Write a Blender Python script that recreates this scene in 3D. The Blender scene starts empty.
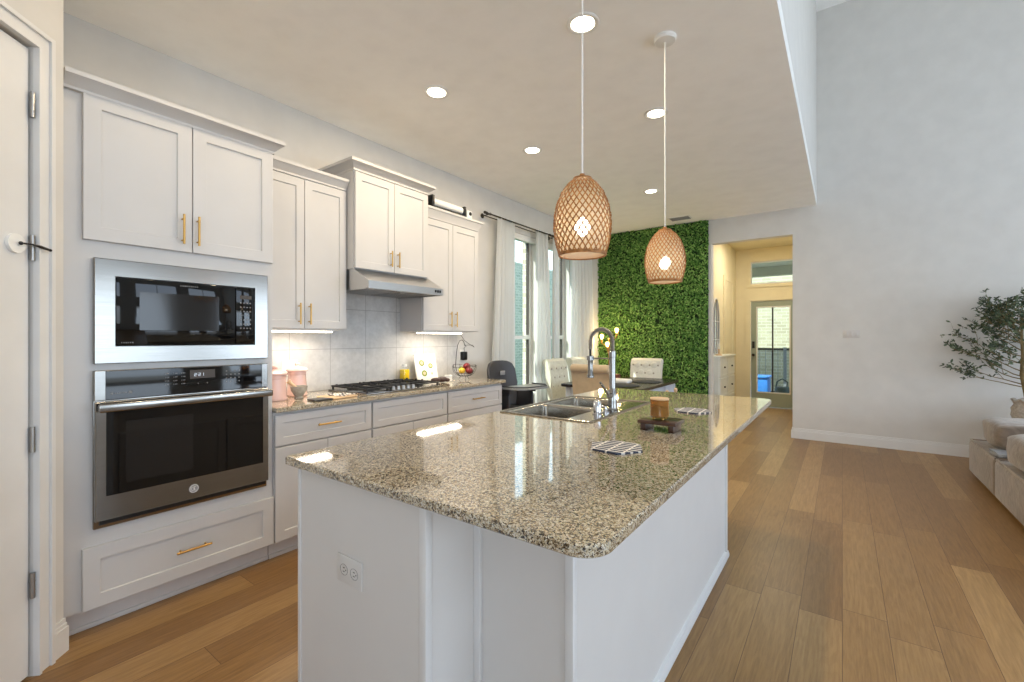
import bpy, bmesh, math, random
from mathutils import Vector, Matrix, noise
random.seed(7)
SC = bpy.context.scene
COL = SC.collection
PI = math.pi

# ------------------------------------------------------------------ camera
YAW = 0.6316
FPX = 451.5
cd = bpy.data.cameras.new('camera'); cam = bpy.data.objects.new('camera', cd); COL.objects.link(cam)
cam.location = (0, 0, 1.328); cam.rotation_euler = (PI/2, 0, YAW)
cd.sensor_width = 36; cd.sensor_fit = 'HORIZONTAL'; cd.lens = FPX/1024*36
cd.shift_y = -3.1/1024; cd.clip_start = 0.05
SC.camera = cam
# ------------------------------------------------------------------ world, sun, exposure
SC.view_settings.view_transform = 'Standard'; SC.view_settings.look = 'None'
SC.view_settings.gamma = 1; SC.view_settings.use_curve_mapping = False
SC.view_settings.exposure = 0.30
W = bpy.data.worlds.new('world'); SC.world = W; W.use_nodes = True
nt = W.node_tree; nt.nodes.clear()
wo = nt.nodes.new('ShaderNodeOutputWorld'); bg = nt.nodes.new('ShaderNodeBackground')
tc = nt.nodes.new('ShaderNodeTexCoord'); sx = nt.nodes.new('ShaderNodeSeparateXYZ'); cr = nt.nodes.new('ShaderNodeValToRGB')
cr.color_ramp.elements[0].position = 0.45; cr.color_ramp.elements[0].color = (0.55, 0.6, 0.6, 1)
cr.color_ramp.elements[1].position = 0.9; cr.color_ramp.elements[1].color = (0.38, 0.6, 1, 1)
e = cr.color_ramp.elements.new(0.55); e.color = (0.85, 0.93, 1, 1)
mp = nt.nodes.new('ShaderNodeMapRange'); mp.inputs['From Min'].default_value = -1
nt.links.new(tc.outputs['Generated'], sx.inputs[0]); nt.links.new(sx.outputs['Z'], mp.inputs['Value'])
nt.links.new(mp.outputs[0], cr.inputs[0]); nt.links.new(cr.outputs[0], bg.inputs[0]); nt.links.new(bg.outputs[0], wo.inputs[0])
bg.inputs[1].default_value = 2.3
SC.cycles.max_bounces = 10; SC.cycles.diffuse_bounces = 6; SC.cycles.glossy_bounces = 5
SC.cycles.transmission_bounces = 8; SC.cycles.transparent_max_bounces = 16
SC.cycles.sample_clamp_indirect = 6; SC.cycles.use_denoising = True
SC.cycles.caustics_reflective = False; SC.cycles.caustics_refractive = False

def lamp(name, kind, loc, energy, color=(1, 1, 1), rot=None, aim=None, **kw):
    l = bpy.data.lights.new(name, kind); l.energy = energy; l.color = color
    for k, v in kw.items(): setattr(l, k, v)
    o = bpy.data.objects.new(name, l); COL.objects.link(o); o.location = loc
    if aim is not None: o.rotation_euler = Vector(aim).to_track_quat('-Z', 'Y').to_euler()
    if rot is not None: o.rotation_euler = rot
    return o
sun = lamp('sun', 'SUN', (-6, 0, 8), 9.0, (1, 0.95, 0.86), aim=(0.6, 0.7, -1.12), angle=0.01)
# daylight entering through the tall living room windows (right side and behind the camera)
DAY = (0.62, 0.79, 1.0)
WIN_R = [(-2.9, -0.3), (0.5, 3.1), (3.9, 6.3)]        # y ranges in the right-hand wall
for (a, b), ew in zip(WIN_R, (12, 50, 66)):
    lamp('daylight', 'AREA', (4.90, (a+b)/2, 1.45), ew, DAY, aim=(-1, 0, 0.8), shape='RECTANGLE', size=b-a, size_y=2.0)
    lamp('daylight', 'AREA', (4.90, (a+b)/2, 4.1), 10, DAY, aim=(-1, 0, 0), shape='RECTANGLE', size=b-a, size_y=1.6)
lamp('daylight', 'AREA', (2.2, -3.70, 1.4), 62, DAY, aim=(0, 1, 0.5), shape='RECTANGLE', size=2.6, size_y=2.2)
for y in (4.74, 5.64):                                 # sky portals of the kitchen side windows
    o = lamp('window_portal', 'AREA', (-3.47, y, 1.63), 1, DAY, aim=(1, 0, 0), shape='RECTANGLE', size=0.7, size_y=2.05)
    o.data.cycles.is_portal = True

# ------------------------------------------------------------------ materials
def S(c):
    "sRGB 0-255 to linear"
    return tuple(((x/255)/12.92 if x/255 <= 0.04045 else ((x/255+0.055)/1.055)**2.4) for x in c) + (1,)
class NT:
    def __init__(s, name):
        s.m = bpy.data.materials.new(name); s.m.use_nodes = True; s.t = s.m.node_tree
        s.b = s.t.nodes['Principled BSDF']; s.out = s.t.nodes['Material Output']
    def n(s, typ, **kw):
        k = s.t.nodes.new(typ)
        for a, b in kw.items():
            if a in ('i',):
                for q, v in b.items(): k.inputs[q].default_value = v
            else: setattr(k, a, b)
        return k
    def l(s, a, b): s.t.links.new(a, b)
    def coord(s, scale=(1, 1, 1), rot=(0, 0, 0), loc=(0, 0, 0)):
        c = s.n('ShaderNodeTexCoord'); m = s.n('ShaderNodeMapping')
        m.inputs['Scale'].default_value = scale; m.inputs['Rotation'].default_value = rot; m.inputs['Location'].default_value = loc
        s.l(c.outputs['Object'], m.inputs[0]); return m.outputs[0]
    def ramp(s, fac, stops, interp='LINEAR'):
        r = s.n('ShaderNodeValToRGB'); r.color_ramp.interpolation = interp
        el = r.color_ramp.elements
        el[0].position = stops[0][0]; el[0].color = stops[0][1]
        el[1].position = stops[-1][0]; el[1].color = stops[-1][1]
        for p, c in stops[1:-1]: x = el.new(p); x.color = c
        s.l(fac, r.inputs[0]); return r.outputs[0]
    def bump(s, h, strength=0.2, dist=0.001):
        b = s.n('ShaderNodeBump'); b.inputs['Strength'].default_value = strength; b.inputs['Distance'].default_value = dist
        s.l(h, b.inputs['Height']); s.l(b.outputs[0], s.b.inputs['Normal'])
def P(name, rgb, rough=0.5, metal=0.0, var=0.03, nscale=6, bump=0.0, bscale=200, spec=None, coat=0, emit=None, estr=0, trans=0, ior=None, alpha=None, sheen=0):
    k = NT(name); b = k.b; c = S(rgb)
    co = k.coord()
    nz = k.n('ShaderNodeTexNoise', i={'Scale': nscale, 'Detail': 3}); k.l(co, nz.inputs['Vector'])
    lo = tuple(max(0, v*(1-var)) for v in c[:3])+(1,); hi = tuple(min(1, v*(1+var)) for v in c[:3])+(1,)
    k.l(k.ramp(nz.outputs[0], [(0.3, lo), (0.7, hi)]), b.inputs['Base Color'])
    b.inputs['Roughness'].default_value = rough; b.inputs['Metallic'].default_value = metal
    if spec is not None: b.inputs['Specular IOR Level'].default_value = spec
    if coat: b.inputs['Coat Weight'].default_value = coat; b.inputs['Coat Roughness'].default_value = 0.05
    if trans: b.inputs['Transmission Weight'].default_value = trans
    if ior: b.inputs['IOR'].default_value = ior
    if sheen: b.inputs['Sheen Weight'].default_value = sheen
    if emit is not None:
        b.inputs['Emission Color'].default_value = S(emit); b.inputs['Emission Strength'].default_value = estr
    if bump:
        n2 = k.n('ShaderNodeTexNoise', i={'Scale': bscale, 'Detail': 2}); k.l(co, n2.inputs['Vector']); k.bump(n2.outputs[0], bump)
    return k.m
M = {}
M['wall'] = P('wall_paint', (210, 207, 202), 0.75, bump=0.05, bscale=350)
M['hallwall'] = P('hall_wall_paint', (226, 216, 186), 0.75, bump=0.05, bscale=350)
M['ceil'] = P('ceiling_paint', (250, 249, 246), 0.85, bump=0.08, bscale=300)
M['trim'] = P('trim_paint', (220, 219, 217), 0.35)
M['cab'] = P('cabinet_paint', (202, 200, 198), 0.38, var=0.015)
M['kick'] = P('toe_kick_paint', (205, 200, 196), 0.5)
M['island'] = P('island_paint', (216, 213, 209), 0.5, var=0.015)
M['gold'] = P('brushed_brass', (205, 165, 95), 0.3, 1.0)
M['brass_dark'] = P('aged_brass', (150, 110, 62), 0.35, 1.0)
M['black'] = P('black_plastic', (18, 18, 19), 0.35)
M['iron'] = P('cast_iron', (26, 26, 27), 0.55, bump=0.1)
M['wire'] = P('black_wire', (30, 28, 28), 0.35, 0.6)
M['blackglass'] = P('black_glass', (7, 7, 8), 0.04)
M['ovenwin'] = P('oven_window_glass', (26, 25, 25), 0.08)
M['keys'] = P('printed_keys', (120, 120, 120), 0.5)
M['display'] = P('display_digits', (200, 210, 220), 0.5, emit=(200, 212, 224), estr=0.5)
M['chrome'] = P('chrome', (215, 215, 218), 0.12, 1.0)
M['darkmetal'] = P('dark_metal', (70, 66, 62), 0.35, 0.9)
M['nickel'] = P('satin_nickel', (165, 162, 158), 0.3, 1.0)
M['white'] = P('white_plastic', (235, 234, 230), 0.4)
M['slot'] = P('dark_slot', (70, 64, 60), 0.6)
M['pink'] = P('pink_enamel', (222, 186, 178), 0.25, coat=0.3)
M['stone'] = P('grey_stone', (165, 160, 150), 0.6, var=0.15, nscale=40)
M['lwood'] = P('pale_wood', (216, 184, 146), 0.5, var=0.12, nscale=30)
M['dwood'] = P('walnut_wood', (64, 38, 26), 0.28, var=0.25, nscale=25, coat=0.4)
M['tabletop'] = P('dark_table_top', (40, 34, 32), 0.25, var=0.2)
M['tableapron'] = P('painted_table_base', (205, 212, 222), 0.5)
M['oil'] = P('yellow_oil', (238, 198, 20), 0.15)
M['page'] = P('paper', (238, 236, 230), 0.7)
M['tan'] = P('tan_velvet', (190, 170, 140), 0.85, var=0.08, nscale=15, sheen=0.4, bump=0.1)
M['sage'] = P('pale_sage_linen', (205, 206, 192), 0.9, var=0.08, nscale=40, sheen=0.3, bump=0.1)
M['cream'] = P('cream_linen', (222, 220, 210), 0.9, var=0.05, nscale=40, sheen=0.3, bump=0.1)
M['button'] = P('linen_button', (165, 158, 146), 0.9)
M['darkfab'] = P('charcoal_fabric', (58, 62, 62), 0.9, var=0.2, nscale=60)
M['hc'] = P('charcoal_vinyl', (52, 53, 58), 0.45)
M['hctray'] = P('grey_plastic_tray', (135, 140, 142), 0.3)
M['amber'] = P('amber_glass', (236, 170, 84), 0.06, trans=0.75, ior=1.45)
M['wax'] = P('amber_wax', (150, 78, 26), 0.5)
M['pot'] = P('burlap_pot', (176, 166, 154), 0.95, var=0.2, nscale=50, bump=0.6, bscale=120)
M['bark'] = P('olive_bark', (122, 104, 66), 0.85, var=0.25, nscale=40, bump=0.4)
M['apple'] = P('red_apple', (112, 26, 30), 0.3, var=0.35, nscale=20)
M['banana'] = P('yellow_fruit', (222, 178, 50), 0.4, var=0.15)
M['avocado'] = P('green_fruit', (120, 140, 50), 0.5, var=0.2)
M['mitt'] = P('dark_brown_leather', (52, 28, 22), 0.6, var=0.3, nscale=30)
M['brownbox'] = P('red_brown_wood', (120, 58, 42), 0.5, var=0.2)
M['blueplastic'] = P('blue_plastic', (60, 130, 215), 0.35)
M['hose'] = P('dark_green_plastic', (60, 72, 72), 0.5)
M['concrete'] = P('concrete', (150, 148, 140), 0.9, var=0.15, bump=0.3)
M['grass'] = P('lawn', (70, 105, 45), 0.95, var=0.4, nscale=30, bump=0.8, bscale=80)
M['doorpaint'] = P('grey_green_door_paint', (150, 160, 145), 0.4)
M['hallcab'] = P('white_dresser_paint', (226, 228, 222), 0.4)
M['flame'] = P('edison_bulb', (255, 190, 100), 0.3, emit=(255, 196, 120), estr=14)
M['bulb'] = P('lit_bulb', (255, 240, 220), 0.3, emit=(255, 240, 220), estr=12)
M['led'] = P('led_lens', (255, 244, 225), 0.3, emit=(255, 240, 215), estr=9)
M['strip'] = P('led_strip', (255, 246, 230), 0.3, emit=(255, 240, 214), estr=9)
M['vent'] = P('vent_grey', (140, 142, 146), 0.5)

def steel():
    k = NT('brushed_steel'); co = k.coord((1, 1, 260))
    nz = k.n('ShaderNodeTexNoise', i={'Scale': 4, 'Detail': 3}); k.l(co, nz.inputs['Vector'])
    k.l(k.ramp(nz.outputs[0], [(0.2, S((134, 132, 128))), (0.8, S((158, 156, 152)))]), k.b.inputs['Base Color'])
    k.b.inputs['Metallic'].default_value = 1; k.b.inputs['Roughness'].default_value = 0.2
    k.b.inputs['Anisotropic'].default_value = 0.5
    return k.m
M['steel'] = steel()
M['hoodsteel'] = P('hood_steel', (200, 199, 197), 0.28, 1.0)
def sinksteel():
    k = NT('sink_steel'); co = k.coord((40, 1, 1))
    nz = k.n('ShaderNodeTexNoise', i={'Scale': 4, 'Detail': 2}); k.l(co, nz.inputs['Vector'])
    k.l(k.ramp(nz.outputs[0], [(0.2, S((162, 157, 148))), (0.8, S((172, 167, 157)))]), k.b.inputs['Base Color'])
    k.b.inputs['Metallic'].default_value = 1; k.b.inputs['Roughness'].default_value = 0.22
    return k.m
M['sink'] = sinksteel()
def granite():
    k = NT('speckled_granite'); co = k.coord()
    v = k.n('ShaderNodeTexVoronoi', i={'Scale': 300, 'Randomness': 1}); 
    wn = k.n('ShaderNodeTexNoise', i={'Scale': 160, 'Detail': 2}); k.l(co, wn.inputs['Vector'])
    mx = k.n('ShaderNodeMix', data_type='VECTOR'); mx.inputs['Factor'].default_value = 0.012
    k.l(co, mx.inputs[4]); k.l(wn.outputs['Color'], mx.inputs[5]); k.l(mx.outputs[1], v.inputs['Vector'])
    sp = k.n('ShaderNodeSeparateColor'); k.l(v.outputs['Color'], sp.inputs[0])
    big = k.n('ShaderNodeTexNoise', i={'Scale': 75, 'Detail': 3, 'Roughness': 0.6}); k.l(co, big.inputs['Vector'])
    ma = k.n('ShaderNodeMath', operation='MULTIPLY_ADD'); ma.inputs[1].default_value = 1.1; ma.inputs[2].default_value = -0.55
    k.l(big.outputs[0], ma.inputs[0])
    ad = k.n('ShaderNodeMath', operation='ADD'); k.l(sp.outputs[0], ad.inputs[0]); k.l(ma.outputs[0], ad.inputs[1])
    c = k.ramp(ad.outputs[0], [(0.0, S((44, 36, 30))), (0.15, S((88, 72, 54))), (0.27, S((142, 122, 94))), (0.42, S((176, 160, 130))), (0.58, S((196, 184, 158))), (0.80, S((214, 207, 190))), (1.0, S((150, 147, 140)))], 'CONSTANT')
    k.l(c, k.b.inputs['Base Color'])
    k.b.inputs['Roughness'].default_value = 0.05; k.b.inputs['Coat Weight'].default_value = 0.6; k.b.inputs['Coat Roughness'].default_value = 0.03
    k.b.inputs['Specular IOR Level'].default_value = 0.7
    return k.m
M['granite'] = granite()
def planks():
    k = NT('oak_planks'); c = k.n('ShaderNodeTexCoord'); s = k.n('ShaderNodeSeparateXYZ'); k.l(c.outputs['Object'], s.inputs[0])
    def math_(op, a, b=None, c2=None):
        m = k.n('ShaderNodeMath', operation=op)
        for i, v in enumerate((a, b, c2)):
            if v is None: continue
            if isinstance(v, (int, float)): m.inputs[i].default_value = v
            else: k.l(v, m.inputs[i])
        return m.outputs[0]
    PW, PL = 0.170, 1.35
    row = math_('FLOOR', math_('DIVIDE', math_('ADD', s.outputs['X'], 10.03), PW))
    w1 = k.n('ShaderNodeTexWhiteNoise', noise_dimensions='1D'); k.l(row, w1.inputs['W'])
    yy = math_('DIVIDE', math_('ADD', math_('ADD', s.outputs['Y'], 20), math_('MULTIPLY', w1.outputs['Value'], 5.0)), PL)
    colm = math_('FLOOR', yy)
    cv = k.n('ShaderNodeCombineXYZ'); k.l(row, cv.inputs[0]); k.l(colm, cv.inputs[1])
    w2 = k.n('ShaderNodeTexWhiteNoise', noise_dimensions='3D'); k.l(cv.outputs[0], w2.inputs['Vector'])
    # gaps
    fx = math_('FRACT', math_('DIVIDE', math_('ADD', s.outputs['X'], 10.03), PW)); fy = math_('FRACT', yy)
    gx = math_('LESS_THAN', math_('MINIMUM', fx, math_('SUBTRACT', 1, fx)), 0.007)
    gy = math_('LESS_THAN', math_('MINIMUM', fy, math_('SUBTRACT', 1, fy)), 0.001)
    gap = math_('MAXIMUM', gx, gy)
    # grain: stretched noise with an offset for each plank
    off = k.n('ShaderNodeVectorMath', operation='SCALE'); off.inputs['Scale'].default_value = 17; k.l(w2.outputs['Color'], off.inputs[0])
    mp_ = k.n('ShaderNodeMapping'); mp_.inputs['Scale'].default_value = (7, 0.9, 1); k.l(c.outputs['Object'], mp_.inputs[0])
    va = k.n('ShaderNodeVectorMath', operation='ADD'); k.l(mp_.outputs[0], va.inputs[0]); k.l(off.outputs[0], va.inputs[1])
    n1 = k.n('ShaderNodeTexNoise', i={'Scale': 1.5, 'Detail': 2, 'Distortion': 0.25}); k.l(va.outputs[0], n1.inputs['Vector'])
    rings = math_('SINE', math_('MULTIPLY', n1.outputs[0], 60))
    n2 = k.n('ShaderNodeTexNoise', i={'Scale': 14, 'Detail': 5, 'Roughness': 0.7}); 
    mp2 = k.n('ShaderNodeMapping'); mp2.inputs['Scale'].default_value = (6, 0.35, 1); k.l(c.outputs['Object'], mp2.inputs[0])
    va2 = k.n('ShaderNodeVectorMath', operation='ADD'); k.l(mp2.outputs[0], va2.inputs[0]); k.l(off.outputs[0], va2.inputs[1]); k.l(va2.outputs[0], n2.inputs['Vector'])
    base = k.ramp(w2.outputs['Value'], [(0, S((136, 102, 62))), (0.4, S((149, 114, 70))), (0.7, S((158, 124, 79))), (1, S((166, 132, 86)))])
    g1 = k.ramp(rings, [(0.0, (0.84, 0.81, 0.77, 1)), (0.35, (0.97, 0.97, 0.96, 1)), (1.0, (1.02, 1.02, 1.02, 1))])
    m1 = k.n('ShaderNodeMix', data_type='RGBA', blend_type='MULTIPLY'); m1.inputs[0].default_value = 0.4; k.l(base, m1.inputs[6]); k.l(g1, m1.inputs[7])
    g2 = k.ramp(n2.outputs[0], [(0.3, (0.68, 0.65, 0.6, 1)), (0.62, (1.06, 1.06, 1.06, 1))])
    m2 = k.n('ShaderNodeMix', data_type='RGBA', blend_type='MULTIPLY'); m2.inputs[0].default_value = 0.8; k.l(m1.outputs[2], m2.inputs[6]); k.l(g2, m2.inputs[7])
    m3 = k.n('ShaderNodeMix', data_type='RGBA'); k.l(gap, m3.inputs[0]); k.l(m2.outputs[2], m3.inputs[6]); m3.inputs[7].default_value = S((92, 64, 38))
    k.l(m3.outputs[2], k.b.inputs['Base Color'])
    k.b.inputs['Roughness'].default_value = 0.36; k.b.inputs['Specular IOR Level'].default_value = 0.4
    k.bump(math_('SUBTRACT', n2.outputs[0], math_('MULTIPLY', gap, 2)), 0.12, 0.001)
    return k.m
M['floor'] = planks()
def tiles():
    k = NT('large_wall_tile'); c = k.n('ShaderNodeTexCoord'); s = k.n('ShaderNodeSeparateXYZ'); k.l(c.outputs['Object'], s.inputs[0])
    cb = k.n('ShaderNodeCombineXYZ'); k.l(s.outputs['Y'], cb.inputs[0]); k.l(s.outputs['Z'], cb.inputs[1])
    b = k.n('ShaderNodeTexBrick', offset=0.0, i={'Scale': 1, 'Mortar Size': 0.0022, 'Brick Width': 0.332, 'Row Height': 0.325, 'Mortar Smooth': 0.2})
    mpn = k.n('ShaderNodeMapping'); mpn.inputs['Location'].default_value = (-0.069, -0.264+0.0, 0)
    k.l(cb.outputs[0], mpn.inputs[0]); k.l(mpn.outputs[0], b.inputs['Vector'])
    nz = k.n('ShaderNodeTexNoise', i={'Scale': 18, 'Detail': 6, 'Roughness': 0.7}); k.l(c.outputs['Object'], nz.inputs['Vector'])
    f = k.ramp(nz.outputs[0], [(0.3, S((186, 184, 181))), (0.7, S((208, 206, 203)))])
    k.l(f, b.inputs['Color1']); k.l(f, b.inputs['Color2']); b.inputs['Mortar'].default_value = S((150, 147, 143))
    k.l(b.outputs[0], k.b.inputs['Base Color']); k.b.inputs['Roughness'].default_value = 0.4
    return k.m
M['tile'] = tiles()
def bricks(name, c1, c2, mortar, axis='Y'):
    k = NT(name); c = k.n('ShaderNodeTexCoord'); s = k.n('ShaderNodeSeparateXYZ'); k.l(c.outputs['Object'], s.inputs[0])
    cb = k.n('ShaderNodeCombineXYZ')
    if axis == 'XY':
        ad = k.n('ShaderNodeMath', operation='ADD'); k.l(s.outputs['X'], ad.inputs[0]); k.l(s.outputs['Y'], ad.inputs[1]); k.l(ad.outputs[0], cb.inputs[0])
    else: k.l(s.outputs[axis], cb.inputs[0])
    k.l(s.outputs['Z'], cb.inputs[1])
    b = k.n('ShaderNodeTexBrick', i={'Scale': 1, 'Mortar Size': 0.006, 'Brick Width': 0.21, 'Row Height': 0.075})
    k.l(cb.outputs[0], b.inputs['Vector'])
    b.inputs['Color1'].default_value = S(c1); b.inputs['Color2'].default_value = S(c2); b.inputs['Mortar'].default_value = S(mortar)
    k.l(b.outputs[0], k.b.inputs['Base Color']); k.b.inputs['Roughness'].default_value = 0.9
    k.bump(b.outputs['Fac'], -0.6, 0.01)
    return k.m
M['brick'] = bricks('pale_brick', (205, 196, 182), (178, 168, 152), (220, 216, 208), 'XY')
M['brickn'] = bricks('grey_green_brick', (170, 178, 166), (142, 154, 142), (190, 196, 186), 'XY')
M['brickp'] = bricks('porch_brick', (206, 196, 168), (186, 176, 150), (220, 214, 196), 'XY')
def glass(name, tint=(1, 1, 1), refl=0.12):
    k = NT(name); k.t.nodes.remove(k.b)
    t = k.n('ShaderNodeBsdfTransparent'); g = k.n('ShaderNodeBsdfGlossy'); mx = k.n('ShaderNodeMixShader'); lw = k.n('ShaderNodeLayerWeight', i={'Blend': 0.5}); pw = k.n('ShaderNodeMath', operation='POWER'); pw.inputs[1].default_value = 4.5
    k.l(lw.outputs['Facing'], pw.inputs[0]); fr = k.n('ShaderNodeMath', operation='MULTIPLY_ADD'); fr.inputs[1].default_value = 0.7; fr.inputs[2].default_value = 0.035; k.l(pw.outputs[0], fr.inputs[0])
    t.inputs[0].default_value = tint+(1,); g.inputs['Roughness'].default_value = 0.02
    k.l(fr.outputs[0], mx.inputs[0]); k.l(t.outputs[0], mx.inputs[1]); k.l(g.outputs[0], mx.inputs[2]); k.l(mx.outputs[0], k.out.inputs[0])
    return k.m
M['glass'] = glass('window_glass', (0.91, 0.97, 0.94))
M['glassd'] = glass('door_glass', (0.80, 0.88, 0.86))
M['clear'] = glass('clear_glass', (0.97, 0.98, 0.97))
def curtain():
    k = NT('sheer_curtain'); b = k.b
    b.inputs['Base Color'].default_value = S((236, 237, 236)); b.inputs['Roughness'].default_value = 0.9
    tl = k.n('ShaderNodeBsdfTranslucent'); tl.inputs[0].default_value = S((238, 240, 240))
    mx = k.n('ShaderNodeMixShader'); mx.inputs[0].default_value = 0.55
    co = k.coord((1, 1, 1)); w = k.n('ShaderNodeTexNoise', i={'Scale': 350, 'Detail': 1}); k.l(co, w.inputs['Vector']); k.bump(w.outputs[0], 0.15, 0.0005)
    k.l(b.outputs[0], mx.inputs[1]); k.l(tl.outputs[0], mx.inputs[2]); k.l(mx.outputs[0], k.out.inputs[0])
    return k.m
M['curtain'] = curtain()
def rattan():
    k = NT('woven_rattan'); co = k.coord()
    nz = k.n('ShaderNodeTexNoise', i={'Scale': 60, 'Detail': 3}); k.l(co, nz.inputs['Vector'])
    k.l(k.ramp(nz.outputs[0], [(0.3, S((128, 80, 34))), (0.7, S((178, 122, 62)))]), k.b.inputs['Base Color'])
    k.b.inputs['Roughness'].default_value = 0.5
    return k.m
M['rattan'] = rattan()
def liner():
    k = NT('shade_liner'); t = k.n('ShaderNodeBsdfTransparent'); tl = k.n('ShaderNodeBsdfTranslucent'); tl.inputs[0].default_value = S((244, 224, 178))
    mx = k.n('ShaderNodeMixShader'); mx.inputs[0].default_value = 0.56; k.b.inputs['Base Color'].default_value = S((238, 226, 206)); k.b.inputs['Roughness'].default_value = 0.8
    m2 = k.n('ShaderNodeMixShader'); m2.inputs[0].default_value = 0.5
    k.l(tl.outputs[0], m2.inputs[1]); k.l(k.b.outputs[0], m2.inputs[2])
    k.l(t.outputs[0], mx.inputs[1]); k.l(m2.outputs[0], mx.inputs[2]); k.l(mx.outputs[0], k.out.inputs[0])
    return k.m
M['liner'] = liner()
def leafmat(name, cols, trans=0.25, rough=0.5):
    k = NT(name); g = k.n('ShaderNodeNewGeometry')
    c = k.ramp(g.outputs['Random Per Island'], [(i/(len(cols)-1), S(c)) for i, c in enumerate(cols)])
    k.l(c, k.b.inputs['Base Color']); k.b.inputs['Roughness'].default_value = rough
    tl = k.n('ShaderNodeBsdfTranslucent'); k.l(c, tl.inputs[0]); mx = k.n('ShaderNodeMixShader'); mx.inputs[0].default_value = trans
    k.l(k.b.outputs[0], mx.inputs[1]); k.l(tl.outputs[0], mx.inputs[2]); k.l(mx.outputs[0], k.out.inputs[0])
    return k.m
M['ivy'] = leafmat('boxwood_leaves', [(46, 88, 32), (70, 120, 46), (96, 148, 62), (130, 180, 84), (170, 208, 116)])
M['ivyback'] = P('boxwood_backing', (20, 44, 16), 0.9, var=0.4, nscale=40)
M['olive'] = leafmat('olive_leaves', [(46, 60, 44), (60, 76, 54), (78, 96, 68), (112, 126, 94)], 0.15, 0.45)
def sofafab():
    k = NT('taupe_velvet'); co = k.coord()
    nz = k.n('ShaderNodeTexNoise', i={'Scale': 9, 'Detail': 4, 'Distortion': 1.2}); k.l(co, nz.inputs['Vector'])
    k.l(k.ramp(nz.outputs[0], [(0.3, S((116, 104, 93))), (0.7, S((152, 138, 125)))]), k.b.inputs['Base Color'])
    k.b.inputs['Roughness'].default_value = 0.85; k.b.inputs['Sheen Weight'].default_value = 0.5
    n2 = k.n('ShaderNodeTexNoise', i={'Scale': 22, 'Detail': 5}); k.l(co, n2.inputs['Vector']); k.bump(n2.outputs[0], 0.6, 0.01)
    return k.m
M['sofa'] = sofafab()
def stripes(name, c1, c2, scale, axis=(1, 0, 0), dots=False):
    k = NT(name); c = k.n('ShaderNodeTexCoord'); d = k.n('ShaderNodeVectorMath', operation='DOT_PRODUCT'); d.inputs[1].default_value = axis
    k.l(c.outputs['Object'], d.inputs[0]); m = k.n('ShaderNodeMath', operation='MULTIPLY'); m.inputs[1].default_value = scale; k.l(d.outputs['Value'], m.inputs[0])
    fr = k.n('ShaderNodeMath', operation='FRACT'); k.l(m.outputs[0], fr.inputs[0])
    if dots:
        d2 = k.n('ShaderNodeVectorMath', operation='DOT_PRODUCT'); d2.inputs[1].default_value = (-axis[1], axis[0], 0); k.l(c.outputs['Object'], d2.inputs[0])
        m2 = k.n('ShaderNodeMath', operation='MULTIPLY'); m2.inputs[1].default_value = scale*0.45; k.l(d2.outputs['Value'], m2.inputs[0])
        f2 = k.n('ShaderNodeMath', operation='FRACT'); k.l(m2.outputs[0], f2.inputs[0])
        a = k.n('ShaderNodeMath', operation='GREATER_THAN'); a.inputs[1].default_value = 0.33; k.l(fr.outputs[0], a.inputs[0])
        b = k.n('ShaderNodeMath', operation='GREATER_THAN'); b.inputs[1].default_value = 0.12; k.l(f2.outputs[0], b.inputs[0])
        mm = k.n('ShaderNodeMath', operation='MULTIPLY'); k.l(a.outputs[0], mm.inputs[0]); k.l(b.outputs[0], mm.inputs[1]); o = mm.outputs[0]
    else: o = fr.outputs[0]
    k.l(k.ramp(o, [(0.0, S(c1)), (0.5, S(c2))], 'CONSTANT'), k.b.inputs['Base Color']); k.b.inputs['Roughness'].default_value = 0.8
    return k.m
M['coaster'] = stripes('striped_coaster', (214, 212, 206), (44, 54, 74), 38, (0.8, 0.6, 0), True)
M['cloth'] = stripes('striped_cloth', (236, 234, 228), (82, 82, 88), 30, (0.3, 0.95, 0))
M['shell'] = P('house_shell', (200, 198, 192), 0.9)

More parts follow.
